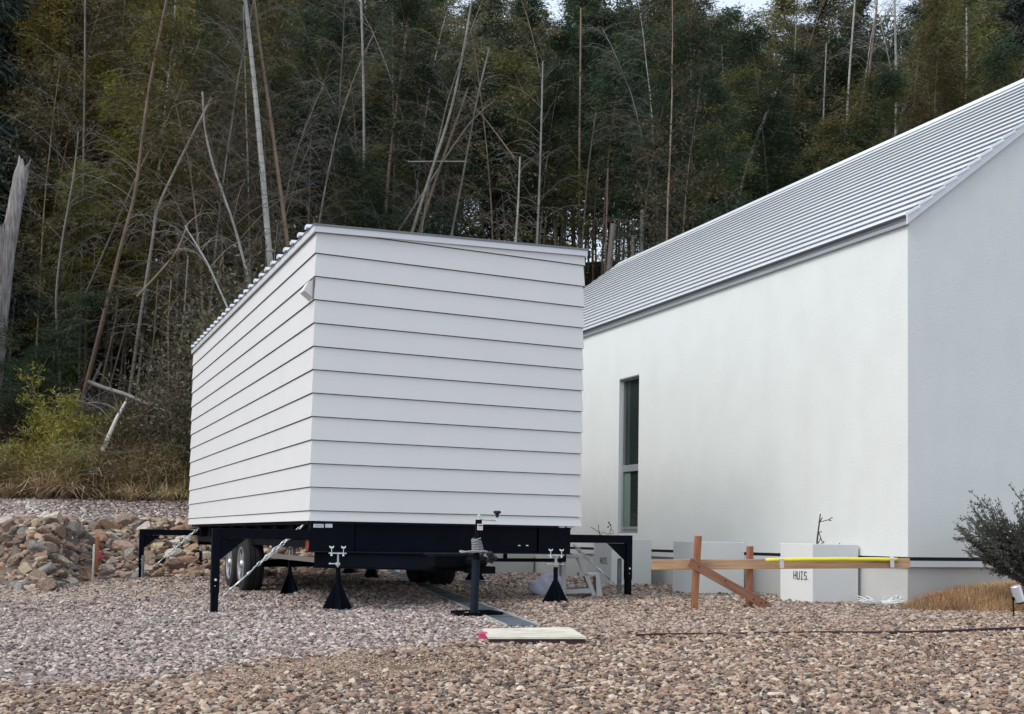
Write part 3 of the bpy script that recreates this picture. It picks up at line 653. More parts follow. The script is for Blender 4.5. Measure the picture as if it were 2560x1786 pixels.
def planter(px, py, rz, wl, wr, hgt, label, text=None, dep=None):
    """front-bottom corner at the pixel; left face length wl, right face wr"""
    P = on_ground(px, py) if dep is None else at_depth(px, py, dep); r = empty('planter', (P.x, P.y, P.z), rz, label, 'planter', 'square white planters along the building')
    # local frame: x along the right face, y along the left face, corner at origin
    t = .03; c = MB()
    c.box((0, 0, -.10), (wr, t, hgt), bev=.004); c.box((0, wl-t, -.10), (wr, wl, hgt), bev=.004); c.box((0, t-.001, -.10), (t, wl-t+.001, hgt-.0008), bev=.002); c.box((wr-t, t-.001, -.10), (wr, wl-t+.001, hgt-.0008), bev=.002)
    c.obj('box', 'planter', r)
    c = MB(); c.box((t+.001, t+.001, 0), (wr-t-.001, wl-t-.001, hgt-.05)); c.obj('soil', 'soil', r)
    if text:
        k, f0, zz, hh = text; c = MB(); wid = letters('HUIS.', hh, c)
        o = c.obj('lettering', 'ink', r)
        o.rotation_euler = (0, 0, -math.pi/2); o.location = (0, wl-f0, zz)     # reads along the left face towards the corner
    return r, P
d1 = math.atan2(-.35, .44)
p1, P1 = planter(2031, 1510.5, R(0), .47, .56, .565, 'white square planter with HUIS lettering and a bare sapling, nearest the camera', ('l', .205, .225, .072))
# turn it so that both faces show as in the photograph
YAW = -math.atan2(RT.y, RT.x)
p1.rotation_euler = (0, 0, -YAW+R(25))
p2, P2 = planter(1748, 1479, -YAW+R(27), .48, .60, .53, 'white square planter without sapling standing behind the wooden batter board', dep=11.55)
p3, P3 = planter(1528, 1461, -YAW+R(22), .50, .56, .56, 'white square planter with HUIS lettering behind the right outrigger and chain', ('l', .20, .25, .068), dep=13.35)
# bare sapling
MATS['sapling'] = MATS['twig_brown']; mat('sapling_bark', (0.055, 0.045, 0.045), 0.85)
dp = (P1-CAMP).dot(FW)+.30
def SP(px, py, dd=0): return at_depth(px, py, dp+dd)
c = MB(); c.tube([SP(2042, 1380), SP(2043, 1350), SP(2047, 1318), SP(2051, 1285)], [.010, .009, .008, .006], 6)
for pts in (([2046, 1306], [2058, 1303], [2071, 1300], [2081, 1294]), ([2071, 1300], [2078, 1302]), ([2050, 1304], [2056, 1294]), ([2044, 1334], [2054, 1329]), ([2044, 1362], [2052, 1345], [2046, 1330]), ([2046, 1364], [2060, 1356]), ([2050, 1340], [2054, 1352], [2060, 1356])):
    c.tube([SP(a, b, .01*i) for i, (a, b) in enumerate(pts)], [.0045]*len(pts), 5)
tag(c.obj('sapling', 'sapling_bark', None), 'bare dark leafless sapling in the nearest planter', 'sapling')
c = MB(); c.tube([SP(2096, 1372), SP(2099, 1358)], .005, 5); tag(c.obj('twig_stub', 'sapling_bark', None), 'short dark twig stub at the right rim of the nearest planter', 'twig')
dp = (P3-CAMP).dot(FW)+.25
c = MB()
for pts in (([1500, 1340], [1497, 1326], [1496, 1312]), ([1500, 1338], [1508, 1330], [1520, 1336], [1534, 1334]), ([1524, 1334], [1528, 1318], [1522, 1308]), ([1496, 1330], [1484, 1322], [1477, 1318]), ([1526, 1322], [1534, 1330])):
    c.tube([SP(a, b) for a, b in pts], .004, 5)
for a, b in ((1522, 1307), (1526, 1313), (1520, 1318), (1498, 1332)):
    q = SP(a, b); c.add([q+Vector((-.012, 0, -.01)), q+Vector((.012, .01, -.012)), q+Vector((.014, 0, .014)), q+Vector((-.01, -.01, .012))], [(0, 1, 2, 3)])
tag(c.obj('dried_plant', 'sapling_bark', None), 'thin dried plant stems in the planter behind the right outrigger', 'plant')

# ------------------------------------------------------------ batter board
bb = empty('batter_board', (0, 0, 0), 0, 'wooden batter board of two stakes, a long rail and a slanting brace', 'batter board')
def beam(A, B_, wdt, thk, name, m, parent, nrm_=None):
    """a straight timber from A to B, wdt tall, thk deep"""
    A, B_ = Vector(A), Vector(B_); d = (B_-A); Ln = d.length; x = d.normalized(); v = Vector(nrm_) if nrm_ else Vector((-.405, -.914, 0)); v = (v-x*v.dot(x)).normalized(); z = x.cross(v)
    M = Matrix(((x.x, v.x, z.x, 0), (x.y, v.y, z.y, 0), (x.z, v.z, z.z, 0), (0, 0, 0, 1)))
    c = MB(); c.box((0, -thk/2, -wdt/2), (Ln, thk/2, wdt/2), bev=.0025)
    o = c.obj(name, m, parent); o.matrix_local = Matrix.Translation(A) @ M
    return o
s1 = on_ground(1735, 1528); ds = (s1-CAMP).dot(FW)
s1t = at_depth(1745.5, 1340, ds)
def stake(A, B_, name, m, parent, w=.046, yaw=R(20)):
    d = (B_-A); c = MB(); c.box((-w/2, -w/2, -.05), (w/2, w/2, d.length), bev=.002)
    o = c.obj(name, m, parent); q = d.to_track_quat('Z', 'Y'); o.matrix_local = Matrix.Translation(A) @ Matrix.Rotation(0, 4, 'Z') @ q.to_matrix().to_4x4() @ Matrix.Rotation(yaw, 4, 'Z')
    return o
stake(s1, s1t, 'stake', 'cedar_stake', bb, .048, R(62))
s2 = on_ground(1872.6, 1524); ds2 = (s2-CAMP).dot(FW); s2t = at_depth(1875, 1366, ds2); stake(s2, s2t, 'stake', 'cedar_stake', bb, .044, R(25))
# rail passes behind the first stake, before the second
rl = at_depth(1628.5, 1412, ds-.02); rr_ = at_depth(2274, 1408, ds2+.12-.0)
mid1 = rl+(rr_-rl)*((1735-1628)/646)
rail = beam(at_depth(1628.5, 1412.3, ds+.035), at_depth(2274, 1408.0, ds2+.06), .085, .02, 'rail', 'pine_rail', bb)
br = beam(at_depth(1722, 1405, ds-.045), at_depth(1920, 1517, ds2-.05), .075, .02, 'brace', 'cedar_brace', bb)
for t in (.11, .42, .77, .90, .86):
    c = MB(); c.lathe([(.009, -.0006), (.009, .0006)], (0, 0, 0), 'y', 10); k = c.obj('knot', 'knot', br); k.location = (br.data.vertices[0].co.x*0+t*.86, .0108, random.uniform(-.02, .02))
# yellow tube taped on the rail
dmid = ds2-.0
ya, yb_ = at_depth(1915, 1401, ds+.01), at_depth(2243, 1399.5, ds2+.03)
yt = empty('foam_tube', (0, 0, 0), 0, 'bright yellow foam tube taped along the top of the wooden rail', 'foam tube')
c = MB(); pts = [ya.lerp(yb_, t)+Vector((0, 0, .006*math.sin(t*3.0)+.0006*math.sin(t*25))) for t in [i/24 for i in range(25)]]
c.tube(pts, .017, 12); c.obj('tube', 'yellow_foam', yt, smooth=True)
for px in (1952, 2228):
    t = (px-1915)/(2243-1915); q = ya.lerp(yb_, t); xh = (yb_-ya).normalized(); vh = Vector((-.405, -.914, 0))
    c = MB(); V = []
    for s_ in (-.018, .018):
        for (dv, dz) in ((.018, -.066), (.020, -.01), (.022, .010), (.010, .024), (-.012, .024)): V.append(q+xh*(s_-dz*.06)+vh*dv+Vector((0, 0, dz)))
    c.add(V, [(i, i+1, 6+i, 5+i) for i in range(4)]); o = c.obj('tape', 'clear_tape', yt)

# ------------------------------------------------------------ small things on the ground
# white cable coil
P = on_ground(2204, 1516); c = MB(); rr = random.Random(3); pts = []
for i in range(420):
    a = i*.16; ph = i/420; lobe = -1 if math.sin(a*.5) < 0 else 1
    rx = .12+.03*math.sin(i*.037)+rr.uniform(-.006, .006)
    ex = math.sin(a)*rx*1.45; ey = math.sin(2*a)*rx*.5; ez = .034+.055*abs(math.sin(a))**2*(.5+.5*math.sin(i*.05))+.012*math.sin(i*.09)
    pts.append(P+RT*ex+Vector((FW.x, FW.y, 0))*ey+Vector((0, 0, max(ez, .03))))
c.tube(pts, .0042, 5); c.tube([P+Vector((0, 0, .03)), P+RT*.03+Vector((0, 0, .10)), P+RT*.015+Vector((0, 0, .06)), P+RT*.05+Vector((0, 0, .085))], .004, 5)
tag(c.obj('cable_coil', 'cable_white', None, smooth=True), 'tangled coil of white cable on gravel beside the building corner', 'cable')
# plywood lid
A = on_ground(1221, 1593, .042); Bq = on_ground(1466, 1593, .042); BA, BB = A, Bq; A2 = on_ground(1205, 1572, .042); B2 = on_ground(1424, 1568, .042)
pl = empty('board', (0, 0, 0), 0, 'flat pale plywood board on dark bearers lying in the foreground gravel', 'board')
zt = .040; c = MB()
def up(v, z): return Vector((v.x, v.y, g0(v.x)+z))
Q = [A, Bq, B2, A2]; V = [up(q, .030) for q in Q]+[up(q, .042) for q in Q]
c.add(V, [(0,3,2,1), (4,5,6,7), (0,1,5,4), (1,2,6,5), (2,3,7,6), (3,0,4,7)]); c.obj('panel', 'plywood', pl)
c = MB(); xh = (Bq-A).normalized(); yh = (A2-A).normalized()
for (u0, u1, w0, w1) in ((.01, .99, .01, .10), (.01, .99, .88, .97)):
    qq = [A.lerp(Bq, u0).lerp(A2.lerp(B2, u0), w0), A.lerp(Bq, u1).lerp(A2.lerp(B2, u1), w0), A.lerp(Bq, u1).lerp(A2.lerp(B2, u1), w1), A.lerp(Bq, u0).lerp(A2.lerp(B2, u0), w1)]
    c.add([up(q, -.03) for q in qq]+[up(q, .0295) for q in qq], [(0,3,2,1), (4,5,6,7), (0,1,5,4), (1,2,6,5), (2,3,7,6), (3,0,4,7)])
c.obj('bearer', 'board_edge', pl)
c = MB()
for (u0, u1, w_, m_) in ((.32, .50, .72, 0), (.38, .58, .38, 0), (.02, .98, .09, 0)):
    a, b = A.lerp(Bq, u0).lerp(A2.lerp(B2, u0), w_), A.lerp(Bq, u1).lerp(A2.lerp(B2, u1), w_); n_ = Vector((0, .0045, 0)) if w_ > .1 else Vector((0, .002, 0))
    c.add([up(a-n_, .0428), up(b-n_, .0428), up(b+n_, .0428), up(a+n_, .0428)], [(0, 1, 2, 3)])
c.obj('slot', 'grey_bar', pl)
q = on_ground(1212, 1600); c = MB(); c.box((-.030, -.028, -.02), (.030, .028, .050), bev=.008); o = c.obj('ribbon', 'pink_tape', None, loc=(q.x-.015, q.y-.01, q.z)); o.rotation_euler = (0, 0, R(-20))
tag(o, 'bunch of pink marking ribbon at the left end of the plywood board', 'ribbon')
# drain grating: a steel channel cover sunk in the gravel, running past the tongue jack
E0a, E0b = on_ground(1262, 1571), on_ground(1352, 1571); E1a, E1b = on_ground(946, 1424), on_ground(972, 1424)
dg = empty('drain_grating', (0, 0, 0), 0, 'long dark steel drain grating sunk in the gravel under the trailer', 'drain')
def strip(A0, A1, B0, B1, z, zb, name, m, n=1):
    c = MB()
    for i in range(n):
        t0, t1 = i/n+(.006/ n if n > 1 else 0), (i+1)/n-(.10/n if n > 1 else 0)
        qs = [A0.lerp(A1, t0), B0.lerp(B1, t0), B0.lerp(B1, t1), A0.lerp(A1, t1)]
        c.add([up(q, zb) for q in qs]+[up(q, z) for q in qs], [(0,3,2,1), (4,5,6,7), (0,1,5,4), (1,2,6,5), (2,3,7,6), (3,0,4,7)])
    return c.obj(name, m, dg)
def off(a, b, t): return a.lerp(b, t)
strip(off(E0a, E0b, .10), off(E1a, E1b, .10), off(E0a, E0b, .90), off(E1a, E1b, .90), .020, -.02, 'cover', 'grate', 14)
strip(off(E0a, E0b, .08), off(E1a, E1b, .08), off(E0a, E0b, .92), off(E1a, E1b, .92), .006, -.03, 'channel', 'black_matte')
strip(E0a, E1a, off(E0a, E0b, .075), off(E1a, E1b, .075), .026, -.03, 'rim', 'grate_rim'); strip(off(E0a, E0b, .925), off(E1a, E1b, .925), E0b, E1b, .026, -.03, 'rim', 'grate_rim')
# black edging strip across the gravel
c = MB(); pts = []
for px, py in ((1590, 1596), (1680, 1594), (1880, 1592), (2060, 1589), (2200, 1590), (2340, 1587), (2450, 1582), (2570, 1577), (2750, 1570)): pts.append(on_ground(px, py))
EDG = list(pts)
for a, b in zip(pts[:-1], pts[1:]):
    n_ = Vector((0, .004, 0)); za = .014 if a.x < 3.4 else .028; zb_ = .014 if b.x < 3.4 else .028
    c.add([up(a-n_, -.05), up(b-n_, -.05), up(b+n_, -.05), up(a+n_, -.05), up(a-n_, za), up(b-n_, zb_), up(b+n_, zb_), up(a+n_, za)], [(0,3,2,1), (4,5,6,7), (0,1,5,4), (1,2,6,5), (2,3,7,6), (3,0,4,7)])
tag(c.obj('edging_strip', 'edging', None), 'thin dark edging strip running across the gravel in the foreground', 'edging')
# survey stakes by the rocks
P = on_ground(240, 1449); q = at_depth(241, 1343, (P-CAMP).dot(FW)); c = MB(); c.box((-.026, -.02, -.05), (.026, .02, q.z-P.z), bev=.002)
st = c.obj('survey_stake', 'cedar_stake', None, loc=P); tag(st, 'brown wooden survey stake with a pink ribbon before the rock bank', 'stake')
st.rotation_euler = (0, 0, R(-20))
c = MB(); c.box((.028, -.03, .28), (.07, .01, .40), bev=.012); c.obj('ribbon', 'pink_tape', st)
P = on_ground(231, 1456); q = at_depth(233, 1361, (P-CAMP).dot(FW)); c = MB(); c.box((-.012, -.012, -.05), (.012, .012, q.z-P.z), bev=.002); o = c.obj('survey_stake', 'stick_white', None, loc=P); o.rotation_euler = (0, R(.8), R(-20)); tag(o, 'thin pale wooden lath standing just left of the brown stake', 'stake')

# step stool, grey plastic, on its feet beside the sack
S0 = on_ground(1418, 1497); dS = (S0-CAMP).dot(FW); m_ = dS/F
stl = empty('step_stool', (S0.x, S0.y, S0.z), -YAW, 'pale grey plastic two-step stool between the jack stand and the right outrigger', 'step stool')
k = m_
def leg(c, a, b, w1, w2, y0, y1): # slanted flat leg in the x,z plane
    c.prism([(a[0], a[1]), (a[0]+w1, a[1]), (b[0]+w2, b[1]), (b[0], b[1])], y0, y1)
c = MB()
U = lambda px, py: ((px-1418)*k, (1497-py)*k)
for y0, y1 in ((0, .035), (.34, .375)):
    c.prism([U(1400, 1496), U(1412, 1497), U(1412, 1385), U(1400, 1385)], y0, y1) if y0 > 0 else None
    c.prism([U(1403, 1497), U(1415, 1497), U(1413, 1390), U(1403, 1390)], y0, y1)
    c.prism([U(1481, 1490), U(1491, 1489), U(1452, 1388), U(1440, 1388)], y0, y1)
    c.prism([U(1416, 1485), U(1478, 1482), U(1474, 1470), U(1416, 1475)], y0+.003, y1-.003)
c.obj('side_frame', 'stool', stl)
c = MB(); c.box((U(1401, 0)[0], -.005, U(0, 1396)[1]), (U(1453, 0)[0], .38, U(0, 1384)[1]), bev=.008); c.obj('top_step', 'stool', stl)
c = MB(); c.box((U(1447, 0)[0], .0, U(0, 1441)[1]), (U(1498, 0)[0], .375, U(0, 1433)[1]), bev=.006); c.prism([U(1488, 1434), U(1498, 1434), U(1506, 1490), U(1492, 1490)], .36, .385); c.prism([U(1488, 1434), U(1498, 1434), U(1506, 1490), U(1492, 1490)], -.01, .012); c.prism([U(1492, 1436), U(1497, 1436), U(1503, 1478), U(1498, 1478)], .0125, .36); c.obj('lower_step', 'stool', stl)
# sack
P = on_ground(1364, 1492); bm = bmesh.new(); bmesh.ops.create_icosphere(bm, subdivisions=4, radius=1)
for v in bm.verts:
    x, y, z = v.co; f = 1+.06*math.sin(3*x+2*y)+.03*math.sin(9*x+4*z)+.02*math.sin(13*y+5*x)
    v.co = Vector((x*.185*f, y*.15*f, max(z, -.75)*.135*f*(1+.35*x)))
me = bpy.data.meshes.new('sack'); bm.to_mesh(me); bm.free(); me.materials.append(MATS['sack']); me.polygons.foreach_set('use_smooth', [True]*len(me.polygons))
sk = place(me, 'sack', (P.x, P.y, P.z+.095), -YAW, label='bulging bluish white sack lying on gravel left of the step stool', cat='sack')
bm = bmesh.new(); bmesh.ops.create_icosphere(bm, subdivisions=3, radius=1)
for v in bm.verts: v.co = Vector((v.co.x*.085, v.co.y*.04, v.co.z*.055*(1+.2*math.sin(7*v.co.x))))
me = bpy.data.meshes.new('print'); bm.to_mesh(me); bm.free(); me.materials.append(MATS['sack_pink']); me.polygons.foreach_set('use_smooth', [True]*len(me.polygons))
place(me, 'pink_patch', (.09, -.118, -.045), 0, parent=sk)
# thin white cable under the trailer
c = MB(); pts = [on_ground(a, b)+Vector((0, 0, .02)) for a, b in ((1008, 1436), (985, 1443), (950, 1444), (930, 1441), (905, 1439))]; c.tube(pts, .006, 6)
tag(c.obj('hose', 'pipe_zinc', None, smooth=True), 'thin pale hose lying across the drain grating under the trailer', 'hose')
# small cactus-like plant by the wall
#GREEN

# garden spotlight at the right edge
dL = 8.62; P = at_depth(2546, 1518, dL)
gl = empty('garden_spotlight', P, -YAW, 'silver cylindrical garden spotlight on a short spike at the right edge', 'spotlight')
c = MB(); A = at_depth(2538, 1465, dL)-P; Bq = at_depth(2550, 1505, dL)-P
Rm = Matrix.Rotation(YAW, 3, 'Z'); A = Rm @ A; Bq = Rm @ Bq
c.tube([A, A.lerp(Bq, .04), A.lerp(Bq, .96), Bq], [.036, .040, .040, .038], 20); c.obj('housing', 'lamp_silver', gl, smooth=False)
d_ = (Bq-A).normalized(); c = MB(); c.tube([Bq+d_*.001, Bq+d_*.012], [.034, .032], 20); c.obj('rim', 'black_matte', gl)
c = MB(); q = A.lerp(Bq, .8)+Vector((-.04, 0, 0)); c.tube([q, q+Vector((-.008, 0, -.03)), Vector((q.x, 0, -.07))], .006, 8); c.lathe([(.014, -.012), (.014, .012)], (q.x, q.y, q.z), 'x', 10); c.obj('bracket', 'black_matte', gl)
#VEG
# ------------------------------------------------------------ plants: shapes
def unit(v): return v/np.maximum(np.linalg.norm(v, axis=-1, keepdims=True), 1e-9)
def leafquads(C, D, ln, wd, rg):
    """one flat pointed leaf per centre C, along D"""
    C = np.asarray(C); D = unit(np.asarray(D)); n = len(C); S = unit(np.cross(D, unit(rg.normal(size=(n, 3)))))
    ln = np.asarray(ln).reshape(-1, 1)*np.ones((n, 1)); wd = np.asarray(wd).reshape(-1, 1)*np.ones((n, 1))
    V = np.stack([C, C+D*ln*.45+S*wd, C+D*ln, C+D*ln*.45-S*wd], 1).reshape(-1, 3)
    return V, np.arange(4*n).reshape(n, 4)
class NB:
    """collects numpy meshes of quads"""
    def __init__(s): s.V = []; s.F = []; s.M = []; s.n = 0
    def add(s, V, F_, m=0):
        V = np.asarray(V, float); F_ = np.asarray(F_); s.V.append(V); s.F.append(F_+s.n); s.M.append(np.full(len(F_), m)); s.n += len(V)
    def tube(s, pts, r, m=0, k=3):
        P = np.asarray(pts, float); n = len(P); r = np.broadcast_to(r, (n,)); D = unit(np.gradient(P, axis=0))
        ref = np.array([0, 0, 1.]) if abs(D[0][2]) < .9 else np.array([1., 0, 0])
        U_ = unit(np.cross(D, ref)); W_ = np.cross(D, U_); a = 2*np.pi*np.arange(k)/k
        V = (P[:, None]+(U_[:, None]*np.cos(a)[None, :, None]+W_[:, None]*np.sin(a)[None, :, None])*r[:, None, None]).reshape(-1, 3)
        i, j = np.meshgrid(np.arange(n-1), np.arange(k), indexing='ij'); j2 = (j+1) % k
        s.add(V, np.stack([i*k+j, i*k+j2, (i+1)*k+j2, (i+1)*k+j], -1).reshape(-1, 4), m)
    def mesh(s, name, mats, smooth=False): return npmesh(name, np.concatenate(s.V), np.concatenate(s.F), mats, np.concatenate(s.M), smooth)
def culm_path(Hh, rg, bend):
    n = 14; t = np.linspace(0, 1, n); az = rg.uniform(0, 6.28); b = bend*t**2.6
    wob = rg.normal(0, .05, (n, 2)).cumsum(0)*.35*np.array([1, 1])
    P = np.stack([b*np.cos(az)*Hh*.22+wob[:, 0]*t, b*np.sin(az)*Hh*.22+wob[:, 1]*t, t*Hh*(1-.05*bend*t**2)], 1); return P
def along(P, t):
    n = len(P)-1; x = np.clip(t, 0, .9999)*n; i = x.astype(int); f = (x-i)[:, None]; return P[i]*(1-f)+P[i+1]*f
def bamboo_crown(P, rg, t0, mats_, leaf=(.18, .0165), nb=110, blen=1.5, ncl=8, nl=17, twig=.0045):
    c = NB(); lc = []; ld = []
    ts = t0+(1-t0)*np.sort(rg.uniform(0, 1, nb))**.9
    B0 = along(P, ts)
    for b0, t in zip(B0, ts):
        az = rg.uniform(0, 6.28); L_ = blen*(1-.62*((t-t0)/(1-t0))**1.6)*rg.uniform(.6, 1.25); out = np.array([np.cos(az), np.sin(az), 0])
        s = np.linspace(0, 1, 6)[:, None]; up_ = rg.uniform(.35, .8)
        Q = b0+out*L_*s+np.array([0, 0, 1])*L_*(up_*s-(.55+.3*rg.random())*s**2.2); c.tube(Q, np.linspace(twig, twig*.4, 6), 1)
        for sc_ in rg.uniform(.25, 1.05, ncl):
            q = b0+out*L_*sc_+np.array([0, 0, 1])*L_*(up_*sc_-.65*sc_**2.2)+rg.normal(0, .12, 3)
            lc.append(q+rg.normal(0, 1, (nl, 3))*[.16, .16, .07]); d = out*.7+np.array([0, 0, -.25])+rg.normal(0, .5, (nl, 3))*[1, 1, .6]; ld.append(d)
    lc = np.concatenate(lc); ld = np.concatenate(ld); V, F_ = leafquads(lc, ld, rg.uniform(.6, 1.3, len(lc))*leaf[0], leaf[1], rg); c.add(V, F_, 0)
    return c.mesh('crown', mats_)
rg_n = np.random.default_rng(5)
def culm_mesh(P, r0, r1, m, name='bamboo', k=6, nodes=True):
    c = NB(); n = 30; t = np.linspace(0, 1, n); Q = along(P, t); c.tube(Q, np.linspace(r0, r1, n)**1.0, 0, k)
    if nodes:
        for tt in np.cumsum(rg_n.uniform(.022, .045, 26)): a = along(P, np.array([tt, tt+.0011])); rr = r0+(r1-r0)*tt; c.tube(a, rr*1.06, 1, k)
    return c.mesh(name, [m, 'node_dark'], smooth=False)
def bare_branches(P, rg, t0, t1, nb, blen, mats_, r=.009, sub=9, droop=1.0, leafy=0):
    c = NB(); ts = np.sort(rg.uniform(t0, t1, nb)); B0 = along(P, ts); lc = []
    for b0, t in zip(B0, ts):
        az = rg.uniform(0, 6.28); L_ = blen*rg.uniform(.5, 1.25)*(1-.45*(t-t0)/(t1-t0+.01)); out = np.array([np.cos(az), np.sin(az), 0])
        s = np.linspace(0, 1, 8)[:, None]; up_ = rg.uniform(.8, 1.3); fall = rg.uniform(.45, .95)*droop
        Q = b0+out*L_*s+np.array([0, 0, 1])*L_*(up_*s-fall*s**2.0)+np.cumsum(rg.normal(0, .012, (8, 3)), 0)*s; c.tube(Q, np.linspace(r, r*.4, 8))
        for k in range(sub):
            u = rg.uniform(.25, .98); q = along(Q, np.array([u]))[0]; d = out*rg.uniform(.3, 1)+rg.normal(0, .45, 3)+np.array([0, 0, .1]); l2 = L_*rg.uniform(.12, .38)
            s2 = np.linspace(0, 1, 4)[:, None]; T_ = q+d*l2*s2+np.array([0, 0, -.35])*l2*s2**2; c.tube(T_, np.linspace(r*.5, r*.28, 4))
            if leafy: lc.append(T_[1:]+rg.normal(0, .05, (3, 3)))
    if lc:
        lc = np.concatenate(lc); V, F_ = leafquads(lc, rg.normal(0, 1, lc.shape)+np.array([0, 0, -.5]), .12, .022, rg); c.add(V, F_, 1)
    return c.mesh('branches', mats_)
# ------------------------------------------------------------ leafy bamboo: eight shapes, copied over the hillside
kinds = []
for i in range(9):
    rg = np.random.default_rng(100+i); Hh = 13.0; P = culm_path(Hh, rg, rg.uniform(.3, 1.3))
    lm = ['leaf_olive', 'leaf_dark', 'leaf_yellow', 'leaf_dark', 'leaf_olive', 'leaf_brown', 'leaf_dark', 'leaf_yellow', 'leaf_dark'][i]
    t0 = [.22, .30, .34, .50, .12, .35, .44, .38, .3][i]
    cm = culm_mesh(P, .055, .010, ['culm_green', 'culm_tan', 'culm_green', 'culm_grey', 'culm_green', 'culm_tan', 'culm_grey', 'culm_green', 'culm_grey'][i])
    cr = bamboo_crown(P, rg, t0, [lm, 'twig_olive'], blen=rg.uniform(1.3, 1.7)); kinds.append((cm, cr, lm))
LEAFW = {'leaf_olive': 'olive green leafy bamboo', 'leaf_dark': 'dark green leafy bamboo', 'leaf_yellow': 'yellowish green leafy bamboo', 'leaf_brown': 'withered brown leafed bamboo'}
ZN = [(200, ' at the left edge'), (480, ' left of the tall pale culms'), (800, ' above the trailer roof corner'), (1150, ' above the left of the trailer'), (1500, ' above the right of the trailer'), (1850, ' over the low end of the metal roof'), (2200, ' by the sky gap'), (9999, ' over the high end of the metal roof')]
def zone(px): return [n for a, n in ZN if px < a][0]
def horizon(px): return CY+F*math.tan(math.atan2(FW.z, 1))+0.0152*(px-CX)
def top_for(px, y, D): return GZ+(horizon(px)-y)/F*D
SKX = [-400, 900, 1150, 1250, 1400, 1640, 1700, 1760, 1850, 1930, 2010, 2060, 2110, 2200, 2330, 2440, 2490, 2540, 2900]
SKY_ = [-160, -130, -80, -20, -90, -40, 40, -30, -20, 60, 30, 120, 10, -40, -60, -30, 25, -90, -120]
def ground_xy(px, D): v = CAMP+(ray(px, horizon(px)))*D; return v.x, v.y
rt = random.Random(11); n_b = 0
rows = [(26.5, 24), (30, 34), (34, 38), (38, 42), (42, 44), (46.5, 48), (51, 48)]
for ri, (D0, cnt) in enumerate(rows):
    for k in range(cnt):
        px = -230+(k+rt.uniform(.1, .9))*3050/cnt; D = D0+rt.uniform(-2.0, 2.0)
        if ri == 0 and (520 < px): continue                 # the yard and building keep the first row clear
        if ri == 1 and (1150 < px): continue
        x, y = ground_xy(px, D); 
        if 5.5 < x < 16 and y < 22: continue
        z = H(x, y); ys_ = np.interp(px, SKX, SKY_); ht = top_for(px, ys_, D)-z
        if ri >= 4: ht = max(9, ht+rt.uniform(-1.3, .9))
        elif ri >= 2: ht = min(max(9, ht*rt.uniform(.72, 1.0)), 15.5)
        else: ht = rt.uniform(7.5, 13.5)
        if ri == 0: kk = rt.choice([2, 7, 2, 7, 4, 0])
        elif px < 1000: kk = rt.choice([0, 2, 2, 4, 5, 7, 7, 0, 1, 8] if px < 520 else [0, 1, 5, 8, 4, 8, 1, 0])
        elif px < 1500: kk = rt.choice([1, 3, 6, 3, 0, 5, 8])
        else: kk = rt.choice([0, 1, 5, 8, 1, 0, 8, 4, 8])
        if 1030 < px < 1720 and ri >= 3: kk = rt.choice([3, 6, 6, 1, 8])
        cm, cr, lm = kinds[kk]; s_ = ht/13.0
        t = place(cm, 'bamboo', (x, y, z-.15), rt.uniform(0, 6.28), (min(s_*1.0, 1.15), min(s_, 1.15), s_), label=LEAFW[lm]+zone(px)+(' in the front rows' if ri < 2 else ' on the slope' if ri < 5 else ' on the ridge'), cat='bamboo', group='leafy bamboo on the hillside')
        place(cr, 'crown', parent=t); n_b += 1
for px, D, ht, kk, w_ in ((70, 25.5, 11.5, 2, .62), (150, 25.0, 10.2, 7, .6), (250, 26.2, 12.6, 7, .7), (335, 25.6, 12.0, 2, .66), (300, 25.0, 8.6, 2, .55), (200, 24.6, 7.6, 7, .5), (470, 26.4, 11.5, 4, .6), (400, 25.4, 7.4, 2, .5), (-5, 20.9, 5.6, 1, .45), (40, 21.6, 4.6, 8, .45), (120, 24.3, 6.2, 4, .5), (560, 27, 10.8, 4, .6)):
    x, y = ground_xy(px, D); cm, cr, lm = kinds[kk]; t = place(cm, 'bamboo', (x, y, H(x, y)-.1), px, (w_, w_, ht/13.0), label=LEAFW[lm]+zone(px)+', nearest row, %s' % ('tall' if ht > 11 else 'low' if ht < 8 else 'middle sized'), cat='bamboo', group='leafy bamboo on the hillside'); place(cr, 'crown', parent=t)
# random bare canes in the brush
for k in range(34):
    px = rt.uniform(-60, 520); D = rt.uniform(20.2, 22.5); x, y = ground_xy(px, D); z = H(x, y); az = rt.uniform(0, 6.28); L_ = rt.uniform(.9, 2.2); t = np.linspace(0, 1, 9)[:, None]; u = rt.uniform(.5, 1.2)
    Q = np.array([math.cos(az), math.sin(az), 0])*L_*t*.9+np.array([0, 0, 1])*L_*(u*t-.75*t**2); c = NB(); c.tube(Q, np.linspace(.012, .004, 9)); rgc = np.random.default_rng(k)
    for v_ in np.linspace(.35, .95, 6): q = along(Q, np.array([v_]))[0]; c.tube(np.stack([q, q+rgc.normal(0, .1, 3), q+rgc.normal(0, .18, 3)]), np.array([.005, .004, .003]))
    place(c.mesh('bare_cane', ['twig_grey' if k % 2 else 'grass_straw']), 'bare_cane', (x, y, z), label=('grey' if k % 2 else 'straw coloured')+' bare cane arching out of the brush'+(' at the left edge' if px < 120 else ' left of the white stick' if px < 250 else ' between white stick and trailer'), cat='cane', group='bare canes in the brush')
